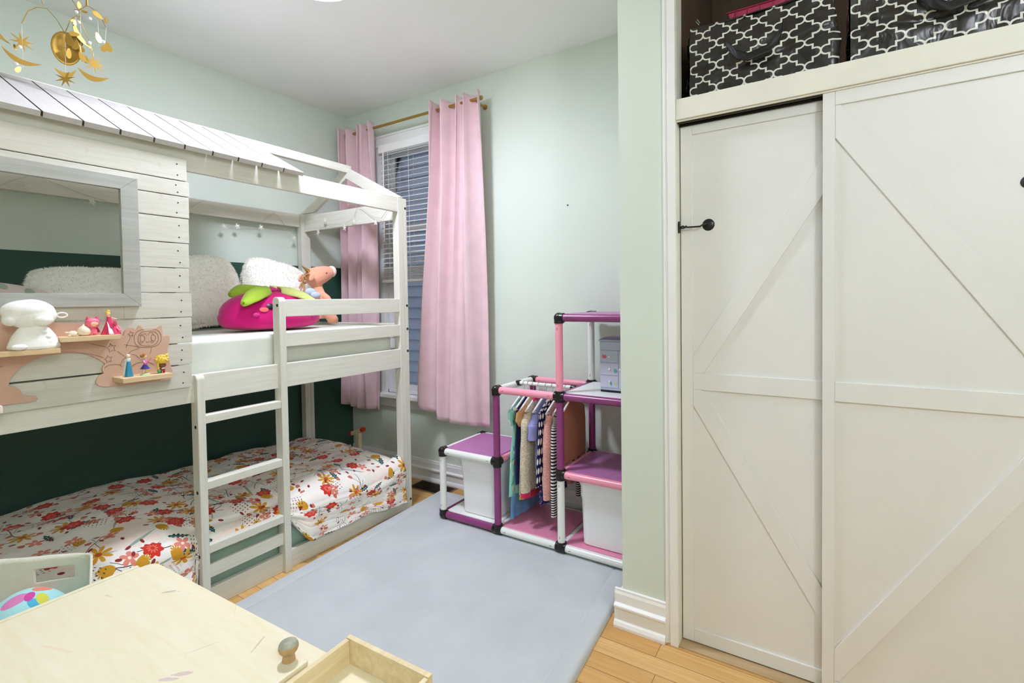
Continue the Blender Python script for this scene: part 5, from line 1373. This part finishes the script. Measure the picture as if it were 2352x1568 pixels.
# ------------------------------------------------------------------ boxes on the closet shelf
MT['trellis'] = m_trellis('black_white_trellis')
MT['bagblack'] = plain('black_bag_lining', '#131110', .5, .4, .1)
def bag(label, x0, x1, y0, y1, z0, h, seed):
    t = thing('storage_bag', label, 'storage bag', ((x0+x1)/2, (y0+y1)/2, z0), 'trellis-patterned storage bags on the closet shelf')
    W, D = x1-x0, y1-y0; per = 2*(W+D)
    def P(u, v):
        q = u*per; r = .02
        if q < W: x, y, nx_, ny_ = x0+q, y0, 0, -1
        elif q < W+D: x, y, nx_, ny_ = x1, y0+(q-W), 1, 0
        elif q < 2*W+D: x, y, nx_, ny_ = x1-(q-W-D), y1, 0, 1
        else: x, y, nx_, ny_ = x0, y1-(q-2*W-D), -1, 0
        z = z0 + h*v
        b = .010*sin(PI*v) + .011*noise.noise(Vector((x*7, z*9, seed + y*6))) + .005*noise.noise(Vector((x*22, z*20, seed)))
        # a soft crease across the middle of the face, pulled by the handle
        b -= .010*math.exp(-((v-.42-.10*sin(x*9+seed))/.05)**2)*(1 if ny_ < 0 else .3)
        tp = (v-.5)*-.012
        z += .006*noise.noise(Vector((x*6, y*6, seed)))*v - .02*v*(1 if nx_ < 0 else 0)*0
        return (x + nx_*(b+tp), y + ny_*(b+tp), max(z, z0 + .0004))
    def uvf(u, v):
        return (u*per, v*h + seed*.013)
    m = MB(); m.grid(P, 220, 40, uvf, closeu=False)
    m.build('bag_body', MT['trellis'], t, 180)
    def Tp(u, v):
        x, y = x0 + W*u, y0 + D*v; e = min(u, 1-u, v, 1-v)
        return (x + (0), y, z0 + h - .008 + .022*min(1, e/.12) + .012*noise.noise(Vector((x*8, y*8, seed))))
    m = MB(); m.grid(Tp, 40, 24, lambda u, v: (u*W, v*D)); m.build('zip_top', MT['bagblack'], t, 180)
    # webbing handle sagging over the front
    xc = (x0+x1)/2; pts = [(xc-.10, y0-.018, z0+h*.62), (xc-.07, y0-.030, z0+h*.44), (xc-.02, y0-.032, z0+h*.36), (xc+.04, y0-.030, z0+h*.42), (xc+.075, y0-.020, z0+h*.66)]
    def HP(u, v):
        q = u*(len(pts)-1); k = min(int(q), len(pts)-2); f = q-k; p = Vector(pts[k]).lerp(Vector(pts[k+1]), f)
        return p + Vector((.006*sin(u*9), .004*sin(v*3+u*8), (v-.5)*.030))
    m = MB(); m.grid(HP, 30, 5); m.build('handle', MT['bagblack'], t, 180, solid=.002)
    m = MB(); m.tube([(x0+.030, y0+.006, z0+h+.010), (x0+.020, y0-.002, z0+h+.022), (x0+.026, y0-.004, z0+h+.026), (x0+.034, y0+.002, z0+h+.014)], .0016, 6); m.build('zip_pull', MT['bolt2'], t, 60)
bag('black storage bag with white trellis print at the left of the closet shelf', -.432, .020, 1.885, 2.20, 2.0472, .262, 1)
bag('black storage bag with white trellis print at the right of the closet shelf', .062, .590, 1.885, 2.20, 2.0472, .262, 2)
MT['pinkplastic'] = plain('raspberry_plastic', '#c93a62', .35, .5, .05)
t = thing('plastic_crate', 'raspberry pink plastic crate behind the left storage bag on the closet shelf', 'crate', (-.12, 2.40, 2.0472))
m = MB()
cx0, cx1, cy0, cy1, ch = -.365, .02, 2.28, 2.56, .455
for a, b, c_, d in ((cx0+.02, cx1-.02, cy0+.02, cy0+.024), (cx0+.02, cx1-.02, cy1-.024, cy1-.02), (cx0+.02, cx0+.024, cy0+.024, cy1-.024), (cx1-.024, cx1-.02, cy0+.024, cy1-.024)): m.box((a, c_, 2.0474), (b, d, 2.0472+ch))
m.box((cx0+.024, cy0+.024, 2.0474), (cx1-.024, cy1-.024, 2.0514)); m.build('tub', MT['pinkplastic'], t)
m = MB(); z0, z1 = 2.0472+ch, 2.0472+ch+.032
m.hexa([(cx0+.012, cy0+.012, z0), (cx1-.012, cy0+.012, z0), (cx1-.012, cy0+.022, z0), (cx0+.012, cy0+.022, z0)], [(cx0, cy0, z1), (cx1, cy0, z1), (cx1, cy0+.022, z1), (cx0, cy0+.022, z1)])
m.hexa([(cx0+.012, cy0+.022, z0), (cx0+.022, cy0+.022, z0), (cx0+.022, cy1-.012, z0), (cx0+.012, cy1-.012, z0)], [(cx0, cy0+.022, z1), (cx0+.022, cy0+.022, z1), (cx0+.022, cy1, z1), (cx0, cy1, z1)])
for k in range(8):
    x = cx0+.03+.048*k; m.box((x, cy0-.004, z0), (x+.004, cy0+.012, z1-.003))
m.box((cx0-.006, cy0-.006, z1), (cx1+.006, cy0+.004, z1+.004)); m.build('rim', MT['pinkplastic'], t, bevel=.0015)

# ------------------------------------------------------------------ ceiling lamp, daylight, camera
LX, LY = -1.915, 1.380
t = thing('ceiling_lamp', 'round flush ceiling lamp glowing white', 'ceiling lamp', (LX, LY, ZC))
m = MB(); m.lathe([(.165, 0), (.172, -.004), (.174, -.064), (.170, -.068), (.164, -.064), (.160, -.012), (0, -.010)], (LX, LY, ZC), 48); m.build('rim', MT['trim'], t, 40)
MT['lampglass'] = m_emit('lit_lamp_glass', '#e6eaff', 152.0)
m = MB(); m.lathe([(.158, -.030), (.130, -.058), (.090, -.076), (.045, -.085), (0, -.087)], (LX, LY, ZC), 48); m.build('diffuser', MT['lampglass'], t, 180)

t = thing('added_fill_lamp', 'white globe fill light added in the near half of the room, unseen behind the viewer', 'fill light', (1.15, -.30, ZC))  # added globe, out of view, brightens the closet doors and upper bunk
MT['fillglobe'] = m_emit('fill_globe_glow', '#eef0ff', 84.0)
m = MB(); m.ball((1.15, -.30, 2.45), .12, 28, 18); m.build('globe', MT['fillglobe'], t, 180)
m = MB(); m.tube([(1.15, -.30, 2.57), (1.15, -.30, ZC-.02)], .006, 8); m.lathe([(.05, 0), (.05, -.02), (0, -.02)], (1.15, -.30, ZC), 20); m.lathe([(.035, 0), (.03, .03), (0, .03)], (1.15, -.30, 2.555), 20); m.build('stem', MT['trim'], t, 40)
wd = bpy.data.worlds.new('World'); SC.world = wd; wd.use_nodes = True
bg = wd.node_tree.nodes['Background']; bg.inputs[0].default_value = H('#bac4d8'); bg.inputs[1].default_value = 1.6

cam = bpy.data.cameras.new('Camera'); co = bpy.data.objects.new('Camera', cam); COL.objects.link(co); SC.camera = co
yaw, pitch, roll = -.552084847, -.0251182129, -.0135382616
ca, sa, cb, sb, cc, sc_ = cos(yaw), sin(yaw), cos(pitch), sin(pitch), cos(roll), sin(roll)
fwd = Vector((sa*cb, ca*cb, sb)); right = Vector((ca, -sa, 0)); up = right.cross(fwd)
r2 = right*cc + up*sc_; u2 = -right*sc_ + up*cc
co.matrix_world = Matrix(((r2.x, u2.x, -fwd.x, 0), (r2.y, u2.y, -fwd.y, 0), (r2.z, u2.z, -fwd.z, 1.32), (0, 0, 0, 1)))
cam.sensor_width = 36; cam.sensor_fit = 'HORIZONTAL'; cam.lens = 36*1122.25349/2352
cam.shift_x = (1176 - 1208.34268)/2352; cam.shift_y = (715.997102 - 784)/2352
cam.clip_start = .01
SC.view_settings.exposure = 0.36
